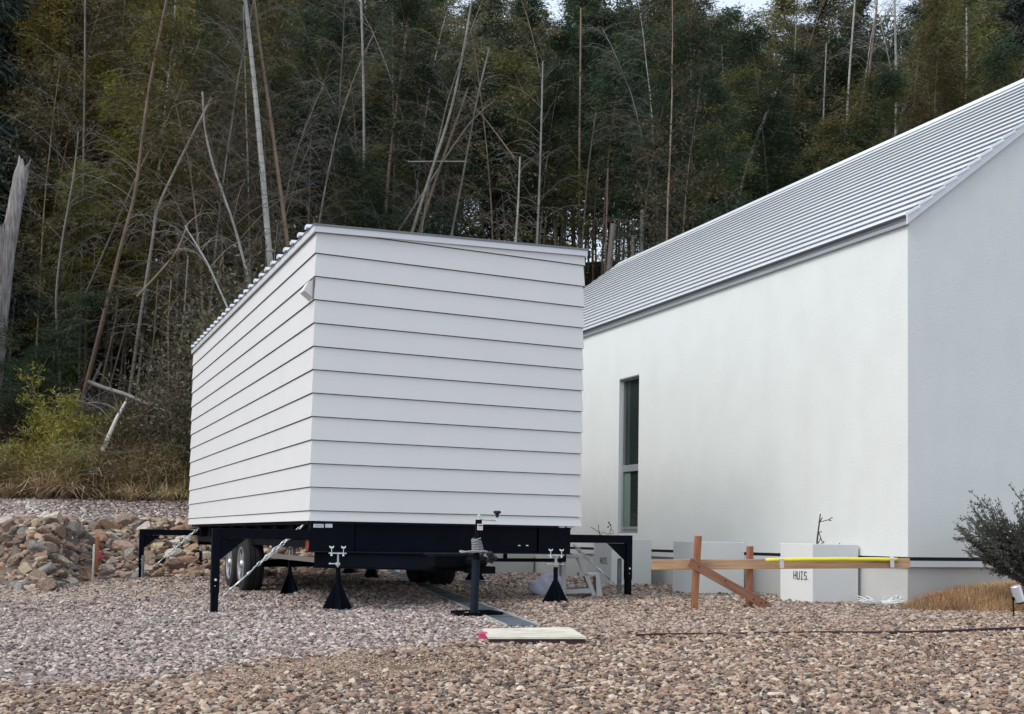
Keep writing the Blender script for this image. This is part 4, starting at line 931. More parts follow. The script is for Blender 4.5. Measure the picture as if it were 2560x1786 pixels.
# grove beyond the ridge, too deep to count
rg = np.random.default_rng(55); c = NB(); cc = []
for k in range(150):
    px = rg.uniform(-300, 2850); D = rg.uniform(54, 64); x, y = ground_xy(px, D); z = H(x, y)-1
    ht = top_for(px, np.interp(px, SKX, SKY_)+rg.uniform(10, 160), D)-z
    c.tube(np.array([[x, y, z], [x+rg.normal()*.3, y, z+ht*.5], [x+rg.normal()*.8, y, z+ht]]), np.array([.06, .05, .02]), 1, 4)
    n = 1500; tz = rg.uniform(.22 if 1000 < px < 1750 else .12, 1, n); rad = 1.9*(1.05-tz)**.5*rg.uniform(.1, 1, n)**.5; a = rg.uniform(0, 6.28, n)
    cc.append(np.stack([x+rad*np.cos(a), y+rad*np.sin(a), z+tz*ht], 1))
cc = np.concatenate(cc); V, F_ = leafquads(cc, rg.normal(0, 1, cc.shape)+np.array([0, 0, -.7]), .34, .05, rg); c.add(V, F_, 0)
tag(place(c.mesh('far_grove', ['leaf_dark', 'culm_grey']), 'far_grove'), 'dark bamboo grove beyond the ridge', 'grove', kind='stuff')
# ------------------------------------------------------------ cedars
def cedar(seed):
    rg = np.random.default_rng(seed); c = NB(); Hh = 15; lc = []; ld = []
    for z in np.arange(1.0, 14.8, .34):
        L0 = 2.5*(1-z/15.2)**.75+.15
        for k in range(6):
            az = rg.uniform(0, 6.28); L_ = L0*rg.uniform(.7, 1.15); out = np.array([np.cos(az), np.sin(az), 0]); s = np.linspace(0, 1, 5)[:, None]
            Q = np.array([0, 0, z])+out*L_*s+np.array([0, 0, 1])*L_*(-.05*s-.12*s**2+.1*s**4); c.tube(Q, np.linspace(.02, .006, 5), 1)
            n = int(55*L_)+12; u = rg.uniform(.15, 1, n)[:, None]; q = np.array([0, 0, z])+out*L_*u+np.array([0, 0, 1])*L_*(-.05*u-.12*u**2)+rg.normal(0, .12, (n, 3))
            lc.append(q); ld.append(out*.6+rg.normal(0, .35, (n, 3))+np.array([0, 0, -.5]))
    lc = np.concatenate(lc); ld = np.concatenate(ld); V, F_ = leafquads(lc, ld, .24, .022, rg); c.add(V, F_, 0)
    V, F_ = leafquads(lc+rg.normal(0, .1, lc.shape), ld+rg.normal(0, .5, ld.shape), .2, .02, rg); c.add(V, F_, 0)
    t = NB(); t.tube(np.array([[0, 0, 0], [0, 0, 5], [.05, 0, 10], [0, 0, 14.8]]), np.array([.2, .15, .09, .02]), 0, 8)
    return t.mesh('cedar', ['bark']), c.mesh('crown', ['leaf_cedar', 'bark'])
ced = [cedar(1), cedar(2), cedar(3)]
for px, D, sc_, lb in ((-60, 27, 1.25, 'dark cedar at the very left edge behind the broken trunk'), (25, 31, 1.3, 'dark cedar just right of the one at the left edge'), (-210, 24, 1.2, 'dark cedar beyond the left edge of the picture'), (120, 40, 1.3, 'dark cedar deep in the grove at the upper left'),
                       (730, 46, 1.25, 'dark cedar high in the grove above the trailer'), (560, 50, 1.25, 'dark cedar behind the tall pale bamboo culms'), (640, 40, 1.1, 'dark blue green cedar between bamboo above the trailer corner'), (300, 50, 1.4, 'dark cedar filling the gap in the upper left'), (1290, 53, 1.0, 'dark cedar on the ridge above the centre of the grove'),
                       (1690, 53, .88, 'dark cedar on the ridge at the left of the sky gap'), (1985, 54, .86, 'narrow dark cedar between the two sky gaps'), (2350, 50, 1.02, 'dark cedar rising over the metal roof'), (2550, 44, 1.18, 'dark cedar in the upper right corner'), (2640, 46, 1.2, 'dark cedar beyond the right edge'), (2440, 55, 1.02, 'far dark cedar near the upper right corner'), (960, 52, 1.2, 'dark cedar on the ridge left of centre'), (2150, 48, .95, 'dark cedar behind the pale culms over the roof')):
    x, y = ground_xy(px, D); a, b = ced[int(abs(px)) % 3]; t = place(a, 'cedar', (x, y, H(x, y)-.2), px*.7, sc_, label=lb, cat='cedar tree', group='cedars in the grove'); place(b, 'crown', parent=t)
# ------------------------------------------------------------ bare bamboo with grey twigs
bare = []
for i in range(6):
    rg = np.random.default_rng(300+i); P = culm_path(11.0, rg, rg.uniform(.2, 1.0)); tw = ['twig_grey', 'twig_brown', 'twig_grey', 'twig_grey', 'twig_brown', 'twig_grey'][i]
    cm = culm_mesh(P, .040, .008, ['culm_grey', 'culm_tan', 'culm_grey', 'culm_pale', 'culm_tan', 'culm_grey'][i], 'bare_bamboo')
    bb_ = bare_branches(P, rg, .18 if i % 2 else .3, 1.0, 70, 1.7, [tw, 'leaf_brown'], r=.0062, sub=12, leafy=i in (1, 4)); bare.append((cm, bb_))
spots = []
for k in range(30): spots.append((rt.uniform(-60, 760), rt.uniform(23.5, 27.5), rt.uniform(.6, 1.05)))
for k in range(16): spots.append((rt.uniform(760, 1700), rt.uniform(29, 37), rt.uniform(.8, 1.15)))
for k in range(22): spots.append((rt.uniform(1640, 2560), rt.uniform(38, 46), rt.uniform(.85, 1.25)))
for px, D, s_ in spots:
    x, y = ground_xy(px, D); a, b = bare[rt.randrange(6)]; t = place(a, 'bare_bamboo', (x, y, H(x, y)-.1), rt.uniform(0, 6.28), s_, label='dead twiggy bamboo, '+('tall' if s_ > .95 else 'middle sized' if s_ > .78 else 'short')+zone(px), cat='bamboo', group='dead bamboo standing in the grove')
    t.rotation_euler = (rt.gauss(0, .03), rt.gauss(0, .03), rt.uniform(0, 6.28)); place(b, 'branches', parent=t)
# ------------------------------------------------------------ the culms one can follow one by one
HANG = ('thin culm leaning left, high in the centre', 'thin brown culm leaning strongly to the right')
def culm(pts, D, r, m, label, branches=0, tw='twig_grey', blen=1.6, t0=.3, root=True, seed=0, name='bamboo_culm', rtop=.55, sub=6, leafy=0):
    """a single culm through points seen in the photograph, standing at distance D; taken down to the ground at its foot"""
    rg = np.random.default_rng(int(pts[0][0]*7+pts[0][1])+seed); Q = [np.array(at_depth(px, py, D)) for px, py in pts]      # listed from the foot up
    if root and label not in HANG:
        g = H(Q[0][0], Q[0][1])
        if Q[0][2] > g: d = Q[0]-Q[1]; t = (Q[0][2]-g+.1)/max(-d[2], .05); Q = [Q[0]+d*t*.999]+Q if -d[2] > .05 and t < 12 else [np.array([Q[0][0], Q[0][1], g-.1])]+Q
    base = Q[0].copy(); P = np.array(Q)-base; m_ = max(len(P)*4, 10); tt = np.linspace(0, 1, len(P)); ti = np.linspace(0, 1, m_)
    P = np.stack([np.interp(ti, tt, P[:, a]) for a in range(3)], 1)
    for _ in range(2): P[1:-1] = (P[:-2]+2*P[1:-1]+P[2:])/4
    o = place(culm_mesh(P, r, r*rtop, m, name, 8), name, tuple(base), label=label, cat='bamboo culm' if name == 'bamboo_culm' else 'tree trunk')
    if branches: place(bare_branches(P, rg, t0, 1.0, branches, blen, [tw, 'leaf_brown'], r=.0075, sub=sub, leafy=leafy), 'branches', parent=o)
    return o
CL = [
 ([(668, 570), (652, 380), (632, 170), (606, -60)], 23.5, .075, 'culm_pale', 'thickest pale grey bare culm standing tall above the trailer roof corner', 20, .2),
 ([(712, 560), (700, 470), (672, 260), (650, 120), (628, -60)], 24.2, .052, 'culm_tan', 'pinkish tan bare culm right next to the thickest pale culm', 26, .25),
 ([(213, 975), (250, 830), (307, 600), (341, 480), (368, 240), (425, -40)], 23.2, .055, 'culm_tan', 'thick tan culm leaning right, from the brush on the left to the top edge', 16, .35),
 ([(322, 1000), (350, 800), (382, 600), (392, 520), (455, 390), (529, 245)], 23.0, .042, 'culm_grey', 'grey culm rising from the fallen log and bending right higher up', 22, .3),
 ([(147, 900), (138, 740), (155, 600), (185, 440), (196, 330)], 22.6, .028, 'culm_grey', 'slender grey sapling with arching twigs at the left', 34, .1),
 ([(197, 970), (200, 800), (205, 600), (212, 200), (213, -40)], 24.5, .036, 'culm_grey', 'straight grey culm left of the thick leaning tan one', 26, .3),
 ([(610, 655), (585, 560), (535, 424), (512, 330), (506, 230)], 20.9, .030, 'culm_pale', 'pale curved sapling with arching twigs above the trailer roof edge', 22, .15),
 ([(545, 716), (520, 660), (490, 610), (462, 565)], 20.0, .022, 'culm_pale', 'short pale leaning sapling by the broadleaf shrub', 9, .4),
 ([(408, 330), (420, 210), (436, 60), (440, -30)], 24.8, .032, 'culm_pale', 'short visible pale culm between the two leaning culms on the left', 12, .3),
 ([(343, 742), (392, 690), (442, 632), (470, 560)], 22.4, .030, 'culm_tan', 'thin brown culm leaning strongly to the right', 6, .4),
 ([(290, 560), (360, 400), (420, 300), (500, 100)], 24.0, .024, 'culm_grey', 'thin grey culm crossing the leaning ones', 20, .2),
 ([(440, 960), (460, 800), (470, 640)], 22.2, .026, 'culm_grey', 'thin grey culm just left of the trailer corner', 5, .5),
 ([(422, 950), (420, 800), (428, 700)], 22.6, .024, 'culm_green', 'thin green culm close to the left trailer corner', 4, .5),
 ([(370, 960), (385, 850), (395, 700)], 23.2, .028, 'culm_tan', 'brown culm between the grey one and the trailer corner', 4, .5),
 ([(260, 930), (290, 800), (300, 700)], 24.4, .030, 'culm_tan', 'brown culm in the shadow behind the fallen log', 4, .5),
 ([(285, 930), (320, 800), (345, 740)], 24.2, .024, 'culm_tan', 'slim brown culm in the shadow right of its neighbour', 4, .5),
 ([(100, 960), (108, 600), (118, 300), (60, -20)], 25.5, .030, 'culm_grey', 'thin grey culm near the left edge', 28, .2),
 ([(911, 560), (911, 441), (909, 200), (902, -20)], 31, .055, 'culm_pale', 'straight pale culm above the trailer, left of centre', 8, .5),
 ([(960, 560), (975, 400), (999, 218), (1022, 40), (1025, -30)], 30, .060, 'culm_tan', 'thick tan culm above the trailer, leaning slightly right', 14, .4),
 ([(982, 560), (986, 430), (982, 200), (981, -30)], 32, .040, 'culm_tan', 'thin brown culm just right of the thick tan one', 6, .4),
 ([(891, 570), (892, 400), (882, 240), (850, 60)], 33, .038, 'culm_tan', 'thin brown culm left of the straight pale culm', 8, .4),
 ([(1027, 590), (1075, 440), (1128, 280), (1160, 120), (1180, 0)], 29, .050, 'culm_grey', 'first of the slanting culms above the trailer roof, leaning right', 10, .5),
 ([(1045, 590), (1092, 440), (1135, 320), (1170, 220)], 29.5, .048, 'culm_tan', 'second slanting culm running beside the first', 8, .5),
 ([(1132, 570), (1158, 437), (1189, 262), (1224, 118)], 30, .040, 'culm_grey', 'slender slanting culm with bare twigs right of the slanting pair', 24, .3),
 ([(1085, 440), (1130, 370), (1180, 300), (1238, 250)], 29, .028, 'culm_grey', 'thin culm crossing the slanting pair, leaning far right', 4, .5),
 ([(1342, 620), (1348, 480), (1353, 328), (1357, 153)], 30.5, .042, 'culm_pale', 'upright pale dead culm with short bare side twigs, centre', 34, .1),
 ([(1289, 612), (1296, 500), (1300, 393)], 29, .040, 'culm_pale', 'short dead culm with long arching bare branches near the trailer roof', 26, .05),
 ([(1447, 620), (1448, 400), (1451, 166), (1452, 20)], 34, .045, 'culm_tan', 'straight reddish brown culm right of centre', 4, .5),
 ([(1455, 620), (1470, 420), (1490, 280)], 33, .034, 'culm_grey', 'thin grey culm beside the reddish brown one', 12, .3),
 ([(1512, 680), (1518, 500), (1520, 420)], 32, .036, 'culm_tan', 'tan culm just left of the metal roof', 4, .3),
 ([(1285, 395), (1230, 320), (1190, 270)], 30, .026, 'culm_tan', 'thin culm leaning left, high in the centre', 0, .3),
 ([(1731, 570), (1729, 400), (1727, 150), (1722, 40)], 38, .040, 'culm_grey', 'straight grey culm left of the forked sapling over the roof', 6, .4),
 ([(2113, 400), (2122, 200), (2136, 20), (2140, -30)], 40, .050, 'culm_pale', 'pale straight culm over the metal roof, left one of three', 8, .5),
 ([(2151, 390), (2168, 220), (2191, 26), (2195, -30)], 40, .052, 'culm_tan', 'tan culm over the metal roof, middle one of three', 6, .5),
 ([(2239, 350), (2241, 200), (2237, 35), (2236, -30)], 39, .056, 'culm_pale', 'pale culm with forking twigs over the metal roof, right one of three', 18, .3),
 ([(2414, 270), (2417, 150), (2416, 20)], 38, .044, 'culm_pale', 'pale culm with side twigs over the upper part of the roof', 14, .3),
 ([(2055, 400), (2060, 250), (2066, 109)], 41, .042, 'culm_pale', 'pale culm standing in the sky gap', 14, .4),
 ([(1975, 330), (1985, 200), (1990, 60)], 42, .040, 'culm_grey', 'grey culm left of the sky gap', 10, .3),
 ([(1898, 220), (1902, 120), (1908, 20)], 43, .044, 'culm_pale', 'short visible pale culm right of the first sky gap', 5, .3),
 ([(2367, 285), (2360, 150)], 39, .034, 'culm_grey', 'thin grey culm just above the roof ridge', 3, .3),
 ([(2278, 330), (2290, 200), (2300, 120)], 40, .034, 'culm_tan', 'thin brown culm right of the three culms over the roof', 8, .3)]
for i, (pts, D, r, m, lb, nb, t0) in enumerate(CL):
    ys0 = pts[0]
    culm(pts, D, r, m, lb, nb, tw='twig_grey' if i % 3 else 'twig_brown', blen=1.9 if D < 26 else 1.6, t0=t0, sub=9 if D < 26 else 6)
culm([(1839, 540), (1858, 450), (1890, 345), (1918, 280), (1940, 230)], 37, .075, 'culm_pale', 'pale forked sapling leaning right over the metal roof', 26, blen=2.6, t0=.35, sub=7)
culm([(1523, 672), (1528, 610), (1533, 560)], 30, .085, 'culm_grey', 'thick broken grey culm stump left of the metal roof', 0, rtop=.95)
culm([(1582, 650), (1582, 590)], 31, .050, 'culm_grey', 'thin broken grey culm stump nearest the metal roof', 0, rtop=.95)
culm([(1604, 600), (1606, 525)], 33, .070, 'culm_pale', 'pale broken culm stump at the edge of the metal roof', 0, rtop=.95)
culm([(1020, 405), (1090, 404), (1165, 404)], 29, .022, 'culm_pale', 'broken culm hanging level between the slanting culms', 0, root=False)
# broken grey trunks at the left edge
def trunk(pts, D, r0, r1, label, seed):
    rg = np.random.default_rng(seed); Q = [np.array(at_depth(px, py, D)) for px, py in pts]; g = H(Q[0][0], Q[0][1]); Q = [np.array([Q[0][0]-.2, Q[0][1], min(g, Q[0][2])-.1])]+Q; base = Q[0]; P = np.array(Q)-base
    c = NB(); n = 26; t = np.linspace(0, 1, n); Q2 = along(P, t); k = 16; a = 2*np.pi*np.arange(k)/k; D_ = unit(np.gradient(Q2, axis=0)); U_ = unit(np.cross(D_, np.array([0, 1., 0]))); W_ = np.cross(D_, U_)
    rr = (r0+(r1-r0)*t)[:, None]*(1+.13*np.sin(3*a+1)[None]+.06*np.sin(7*a+2)[None])*(1+.05*rg.normal(size=(n, 1)))
    top = np.zeros((n, k)); top[-1] = .10*np.sin(a*2+1)+rg.uniform(-.05, .05, k); top[-2] = .03*np.sin(a*2+1)
    V = Q2[:, None]+(U_[:, None]*np.cos(a)[None, :, None]+W_[:, None]*np.sin(a)[None, :, None])*rr[:, :, None]+D_[:, None]*top[:, :, None]
    i, j = np.meshgrid(np.arange(n-1), np.arange(k), indexing='ij'); j2 = (j+1) % k
    V = V.reshape(-1, 3); F_ = np.stack([i*k+j, i*k+j2, (i+1)*k+j2, (i+1)*k+j], -1).reshape(-1, 4); c.add(V, F_)
    ce = V[-k:].mean(0)-D_[-1]*.15; c.add(np.concatenate([V[-k:], ce[None]]), np.array([[q, (q+1) % k, k, k] for q in range(k)])[:, [0, 1, 2, 2]]) if False else None
    place(c.mesh('broken_trunk', ['dead_wood'], True), 'broken_trunk', tuple(base), label=label, cat='dead trunk')
trunk([(5, 760), (22, 620), (42, 500), (62, 404)], 21.5, .15, .118, 'tall weathered grey broken trunk leaning right at the left edge', 1)
trunk([(-12, 720), (-2, 620), (4, 556)], 21.2, .10, .07, 'short broken trunk cut off by the left edge of the photo', 2)
# fallen culms
def log(pts, D0, D1_, r, m, label, name='fallen_log', r1=None):
    n = len(pts); Q = np.array([np.array(at_depth(px, py, D0+(D1_-D0)*i/(n-1))) for i, (px, py) in enumerate(pts)]); base = Q[0].copy()
    c = NB(); c.tube(along(Q-base, np.linspace(0, 1, 24)), np.linspace(r, r1 or r*.8, 24), 0, 10); place(c.mesh(name, [m], True), name, tuple(base), label=label, cat='fallen log' if name == 'fallen_log' else 'stick')
log([(222, 955), (260, 970), (310, 985), (365, 1008), (420, 1034), (485, 1060)], 22.2, 21.2, .045, 'log_white', 'pale fallen culm sloping down to the left trailer corner')
log([(-30, 1156), (60, 1148), (150, 1140), (260, 1136), (350, 1129)], 20.4, 20.8, .045, 'log_white', 'pale fallen culm lying level in the grass at the left')
log([(256, 1130), (272, 1092), (292, 1046), (315, 1005)], 20.6, 20.9, .055, 'stick_white', 'white barkless stick standing up slanted in the brush', 'white_stick', .028)
log([(222, 975), (240, 940), (254, 908)], 22.4, 22.4, .035, 'culm_grey', 'short grey stick leaning by the foot of the fallen culm', 'grey_stick')
# arching bare canes over the brush
for i, pts in enumerate(([(300, 1045), (290, 1000), (270, 950), (240, 925)], [(285, 1060), (250, 1020), (200, 1002), (140, 998)], [(298, 1028), (270, 1012), (240, 1006), (205, 1010)], [(270, 1095), (230, 1070), (190, 1052), (155, 1048)], [(244, 1115), (225, 1090), (200, 1075), (175, 1072)], [(268, 1090), (250, 1050), (225, 1005), (190, 972)], [(320, 1010), (350, 985), (375, 975), (400, 970)], [(330, 1050), (370, 1020), (420, 1000), (470, 990)])):
    Q = np.array([np.array(at_depth(px, py, 20.8+.1*i)) for px, py in pts]); base = Q[0].copy(); c = NB(); c.tube(along(Q-base, np.linspace(0, 1, 14)), np.linspace(.014, .006, 14)); rg = np.random.default_rng(i)
    for u in np.linspace(.3, .95, 7):
        q = along(Q-base, np.array([u]))[0]; c.tube(np.stack([q, q+rg.normal(0, .12, 3), q+rg.normal(0, .2, 3)-[0, 0, .05]]), np.array([.006, .004, .003]))
    place(c.mesh('arching_cane', ['twig_grey']), 'arching_cane', tuple(base), label='bare grey cane arching over the brush beside the white stick', cat='cane', group='arching canes in the brush')
# ------------------------------------------------------------ shrubs
def shrub_mesh(seed, R_, Hh, nst, leaf, lm, tm, nleaf, droop=.2, smin=.3, rad=.008, cluster=.08, lens=(.5, 1.15)):
    rg = np.random.default_rng(seed); c = NB(); s = NB(); lc = []; ld = []
    for k in range(nst):
        az = rg.uniform(0, 6.28); rr = R_*rg.uniform(.1, 1)**.6; hh = Hh*rg.uniform(*lens)*(1-.35*(rr/R_)**2); out = np.array([np.cos(az), np.sin(az), 0]); t = np.linspace(0, 1, 7)[:, None]
        Q = out*(rr*t**1.1)+np.array([0, 0, 1])*hh*(t*(1+droop)-droop*t**2.5)+rg.normal(0, .03, (7, 3))*t*Hh*.5+out*.1*rg.random(); s.tube(Q, np.linspace(rad*1.4, rad*.4, 7))
        for j in range(4):
            u = rg.uniform(.35, .95); q = along(Q, np.array([u]))[0]; d = rg.normal(0, .5, 3)+out*.4+[0, 0, .3]; l2 = hh*.22; T_ = q+d*l2*np.linspace(0, 1, 4)[:, None]; s.tube(T_, np.linspace(rad*.6, rad*.3, 4))
            if nleaf: m = nleaf//2; lc.append(along(T_, rg.uniform(.2, 1, m))+rg.normal(0, cluster, (m, 3))); ld.append(rg.normal(0, .7, (m, 3))+out*.3+[0, 0, .2])
        if nleaf: lc.append(along(Q, rg.uniform(smin, 1, nleaf))+rg.normal(0, cluster, (nleaf, 3))); ld.append(rg.normal(0, .7, (nleaf, 3))+out*.3+[0, 0, .1])
    st = s.mesh('stems', [tm]); lf = None
    if lc: lc = np.concatenate(lc); V, F_ = leafquads(lc, np.concatenate(ld), rg.uniform(.6, 1.3, len(lc))*leaf[0], leaf[1], rg); c.add(V, F_, 0); lf = c.mesh('foliage', [lm])
    return st, lf
def shrub(ms, px, D, s_, label, cat='shrub', group=None, name='shrub', dz=-.05, rz=None, pos=None):
    x, y = ground_xy(px, D) if pos is None else pos
    t = place(ms[0], name, (x, y, H(x, y)+dz), rt.uniform(0, 6.28) if rz is None else rz, s_, label=label, cat=cat, group=group)
    if ms[1]: place(ms[1], 'foliage', parent=t)
    return t
br1 = shrub_mesh(1, 1.4, 3.2, 60, (.085, .016), 'leaf_broad', 'twig_grey', 60, cluster=.10, smin=.55); br2 = shrub_mesh(2, 1.2, 3.0, 55, (.085, .016), 'leaf_broad', 'twig_grey', 56, cluster=.10, smin=.5)
BRO = [(535, 20.6, 1.15, 'broadleaf evergreen shrub nearest the left trailer corner'), (600, 20.8, 1.35, 'tall broadleaf evergreen shrub behind the left end of the trailer roof'), (690, 21.2, 1.5, 'tallest broadleaf evergreen shrub, behind the trailer roof corner'), (770, 22.2, 1.5, 'broadleaf shrub just right of the tallest one'), (560, 22, 1.2, 'broadleaf shrub behind the curved pale sapling'),
       (860, 22.5, 1.32, 'broadleaf shrub over the left half of the trailer roof'), (960, 23, 1.48, 'brownish broadleaf shrub topping the trailer roof near the slanting culms'), (1100, 23, 1.30, 'small broadleaf shrub topping the middle of the trailer roof'), (1180, 23.4, 1.30, 'small light leaved shrub topping the roof right of the middle')]
for i, (px, D, s_, lb) in enumerate(BRO): shrub((br1, br2)[i % 2], px, D, s_, lb, group='broadleaf shrubs behind the trailer', name='broadleaf_shrub')
tb = [shrub_mesh(10+i, 1.2, 1.5, 120, (.06, .008), 'leaf_brown', ['twig_brown', 'twig_red', 'twig_grey'][i], [8, 6, 0][i], droop=.5, rad=.006) for i in range(3)]
BW = ['brown twiggy bush in the brush at the foot of the grove', 'dark reddish twiggy bush in the brush at the foot of the grove', 'grey leafless twiggy bush in the brush at the foot of the grove']
for k in range(44):
    px = rt.uniform(-120, 560) if k < 32 else rt.uniform(560, 1500); D = rt.uniform(21.0, 24.5); kk = 1 if px < 130 and rt.random() < .75 else rt.choice([0, 0, 2])
    shrub(tb[kk], px, D, rt.uniform(.7, 1.45), BW[kk], 'bush', 'twiggy bushes in the brush', 'twiggy_bush')
gb = [shrub_mesh(20, .9, 1.1, 50, (.13, .008), 'grass_olive', 'grass_straw', 36, droop=.8, cluster=.1, rad=.006), shrub_mesh(21, .8, 1.2, 46, (.14, .009), 'leaf_yellow', 'twig_grey', 36, droop=.6, cluster=.1, rad=.006), shrub_mesh(22, .8, 1.2, 46, (.12, .009), 'leaf_dark', 'twig_brown', 34, droop=.6, cluster=.1)]
GW = ['low olive dwarf bamboo clump in the brush', 'low yellowish dwarf bamboo clump in the brush', 'low dark green dwarf bamboo clump in the brush']
for k in range(44):
    px = rt.uniform(-120, 520) if k < 32 else rt.uniform(520, 1500); D = rt.uniform(20.0, 23.0); kk = rt.choice([0, 0, 1, 2])
    shrub(gb[kk], px, D, rt.uniform(.45, .95), GW[kk], 'bush', 'dwarf bamboo in the brush', 'dwarf_bamboo')
yy = shrub_mesh(30, .85, 2.7, 30, (.13, .010), 'leaf_fresh', 'culm_green', 80, droop=.25, smin=.25, cluster=.06, lens=(.35, 1.0))
shrub(yy, 158, 20.8, 1.0, 'bright yellow green young bamboo in front of the dark left edge', 'bamboo', name='young_bamboo'); shrub(yy, 118, 21.2, .62, 'smaller yellow green young bamboo left of the bright one', 'bamboo', name='young_bamboo'); shrub(yy, 20, 20.6, .42, 'low yellow green young bamboo by the left edge', 'bamboo', name='young_bamboo')
gs = shrub_mesh(31, .6, 1.0, 24, (.14, .04), 'leaf_green', 'twig_brown', 30); shrub(gs, 98, 23.2, 1.0, 'small bright green shrub in the shade above the young bamboo', dz=1.35)
# drooping dead grasses, one by one where they stand out
def grass_mesh(seed, n, L_, lean, wd, m, name='tuft', fan=1.0):
    rg = np.random.default_rng(seed); c = NB()
    for k in range(n):
        az = rg.uniform(0, 6.28); out = np.array([np.cos(az), np.sin(az), 0]); l = L_*rg.uniform(.5, 1.15); le = lean*rg.uniform(.4, 1.3); t = np.linspace(0, 1, 5)[:, None]
        Q = rg.normal(0, .07*fan, 3)*[1, 1, 0]+out*l*le*t**1.4+np.array([0, 0, 1])*l*(t*1.0-le*.62*t**2.4); sd_ = np.cross(out, [0, 0, 1]); w_ = (wd*(1-t**2*.95))
        V = np.stack([Q-sd_*w_, Q+sd_*w_], 1).reshape(-1, 3); i = np.arange(4)*2; c.add(V, np.stack([i, i+1, i+3, i+2], 1))
    return c.mesh(name, [m])
tg = [grass_mesh(1, 150, 1.0, 1.35, .012, 'grass_straw', 'dry_grass', .8), grass_mesh(2, 130, .9, 1.3, .013, 'grass_straw', 'dry_grass', .8)]
for px, D, s_, lb in ((108, 19.6, 1.05, 'large drooping straw coloured grass tuft at the edge of the gravel'), (165, 19.7, .95, 'drooping pale grass tuft right of the large one'), (325, 19.6, .7, 'pale dead grass tuft in the middle of the brush'), (15, 19.7, .7, 'small pale grass tuft near the left edge'), (420, 19.7, .55, 'pale dead grass tuft beside the left trailer corner'), (200, 19.9, .8, 'upright pale grass tuft before the white stick')):
    x, y = ground_xy(px, D); place(tg[int(px) % 2], 'dry_grass', (x, y, H(x, y)), px, s_, label=lb, cat='grass tuft', group='drooping dry grass tufts')
# grass and ground cover nobody could count
def blades(n, fpos, L_, lean, wd, rg):
    X = fpos(n); n = len(X); az = rg.uniform(0, 6.28, n); out = np.stack([np.cos(az), np.sin(az), np.zeros(n)], 1); l = (L_*rg.uniform(.4, 1.2, n))[:, None]; le = (lean*rg.uniform(.2, 1.3, n))[:, None]; sd_ = np.cross(out, [0, 0, 1.]); rows_ = []
    for t in (0, .35, .7, 1.0):
        Q = X+out*l*le*t**1.5+np.array([0, 0, 1.])*l*(t-le*.55*t**2.3); w_ = wd*(1-.95*t**2); rows_ += [Q-sd_*w_, Q+sd_*w_]
    V = np.stack(rows_, 1).reshape(-1, 3); b = np.arange(n)[:, None]*8; F_ = np.concatenate([b+np.array([[0, 1, 3, 2]]), b+np.array([[2, 3, 5, 4]]), b+np.array([[4, 5, 7, 6]])]); return V, F_
rg = np.random.default_rng(77)
def verge(n):
    px = rg.uniform(-200, 1400, n); D = 19.7+rg.random(n)**1.3*4.2; out = []
    cl = np.sin(px*.05)+np.sin(px*.021+2)
    for p_, d_ in zip(px, D): x, y = ground_xy(p_, d_); x += rg.normal()*.05; out.append((x, y, H(x, y)-.02))
    return np.array(out)
c = NB()
for m_, n_, L_, le in ((0, 7500, .8, 1.2), (1, 8500, .7, 1.3), (2, 2500, .6, .9)): V, F_ = blades(n_, verge, L_, le, .009, rg); c.add(V, F_, m_)
tag(place(c.mesh('grass', ['grass_olive', 'grass_straw', 'leaf_dark']), 'grass'), 'tangled olive and straw coloured grass along the foot of the grove', 'grass', kind='stuff')
# leaf litter on the hillside
lit = []
for k in range(16000): x, y = ground_xy(rg.uniform(-250, 2700), 22+rg.random()**1.3*26); lit.append((x, y, H(x, y)+rg.uniform(.0, .25)))
V, F_ = leafquads(np.array(lit), rg.normal(0, 1, (len(lit), 3))*[1, 1, .3], .28, .05, rg); c = NB(); c.add(V, F_, 0); tag(place(c.mesh('leaf_litter', ['leaf_brown']), 'leaf_litter'), 'brown leaf litter on the hillside', 'leaf litter', kind='stuff')
# ------------------------------------------------------------ mound with dry grass, rosemary bush at the right
mcx, mcy = on_ground(2600, 1530).xy; c = MB(); nr, na = 10, 28; V = []; Fs = []
def mound_h(u): return .215*(1-u*u)**.8
MR = (1.38, .52)
def mpos(u, a): return (mcx+.30+MR[0]*u*math.cos(a), mcy+.42+MR[1]*u*math.sin(a))
for i in range(nr+1):
    for k in range(na): u = i/nr; x, y = mpos(u, 2*math.pi*k/na); V.append((x, y, g0(x)-.04+mound_h(u)*(1+.1*math.sin(3*k))))
for i in range(nr):
    for k in range(na): Fs.append((i*na+k, i*na+(k+1) % na, (i+1)*na+(k+1) % na, (i+1)*na+k))
c.add(V, Fs); tag(c.obj('mound', 'grass_base', None, smooth=True), kind='structure')
def mfun(n):
    u = np.sqrt(rg.random(n))*1.02; a = rg.uniform(0, 6.28, n); out = []
    for u_, a_ in zip(u, a):
        x, y = mpos(u_, a_)
        if y > BY-.02 and x > BX: y = BY-.03-rg.random()*.1
        out.append((x, y, g0(x)-.045+mound_h(min(u_, 1))))
    return np.array(out)
c = NB(); V, F_ = blades(38000, mfun, .105, .55, .0022, rg); c.add(V, F_, 0); V, F_ = blades(2500, mfun, .11, .8, .003, rg); c.add(V, F_, 1)
tag(place(c.mesh('dry_lawn', ['grass_dry', 'grass_olive']), 'dry_lawn'), 'dry tan grass on the mound by the building corner', 'grass', kind='stuff')
rgs = np.random.default_rng(9); s = NB(); lc = []; ld = []; fl = []
root = np.array(at_depth(2608, 1475, 9.35)); root[2] = .25
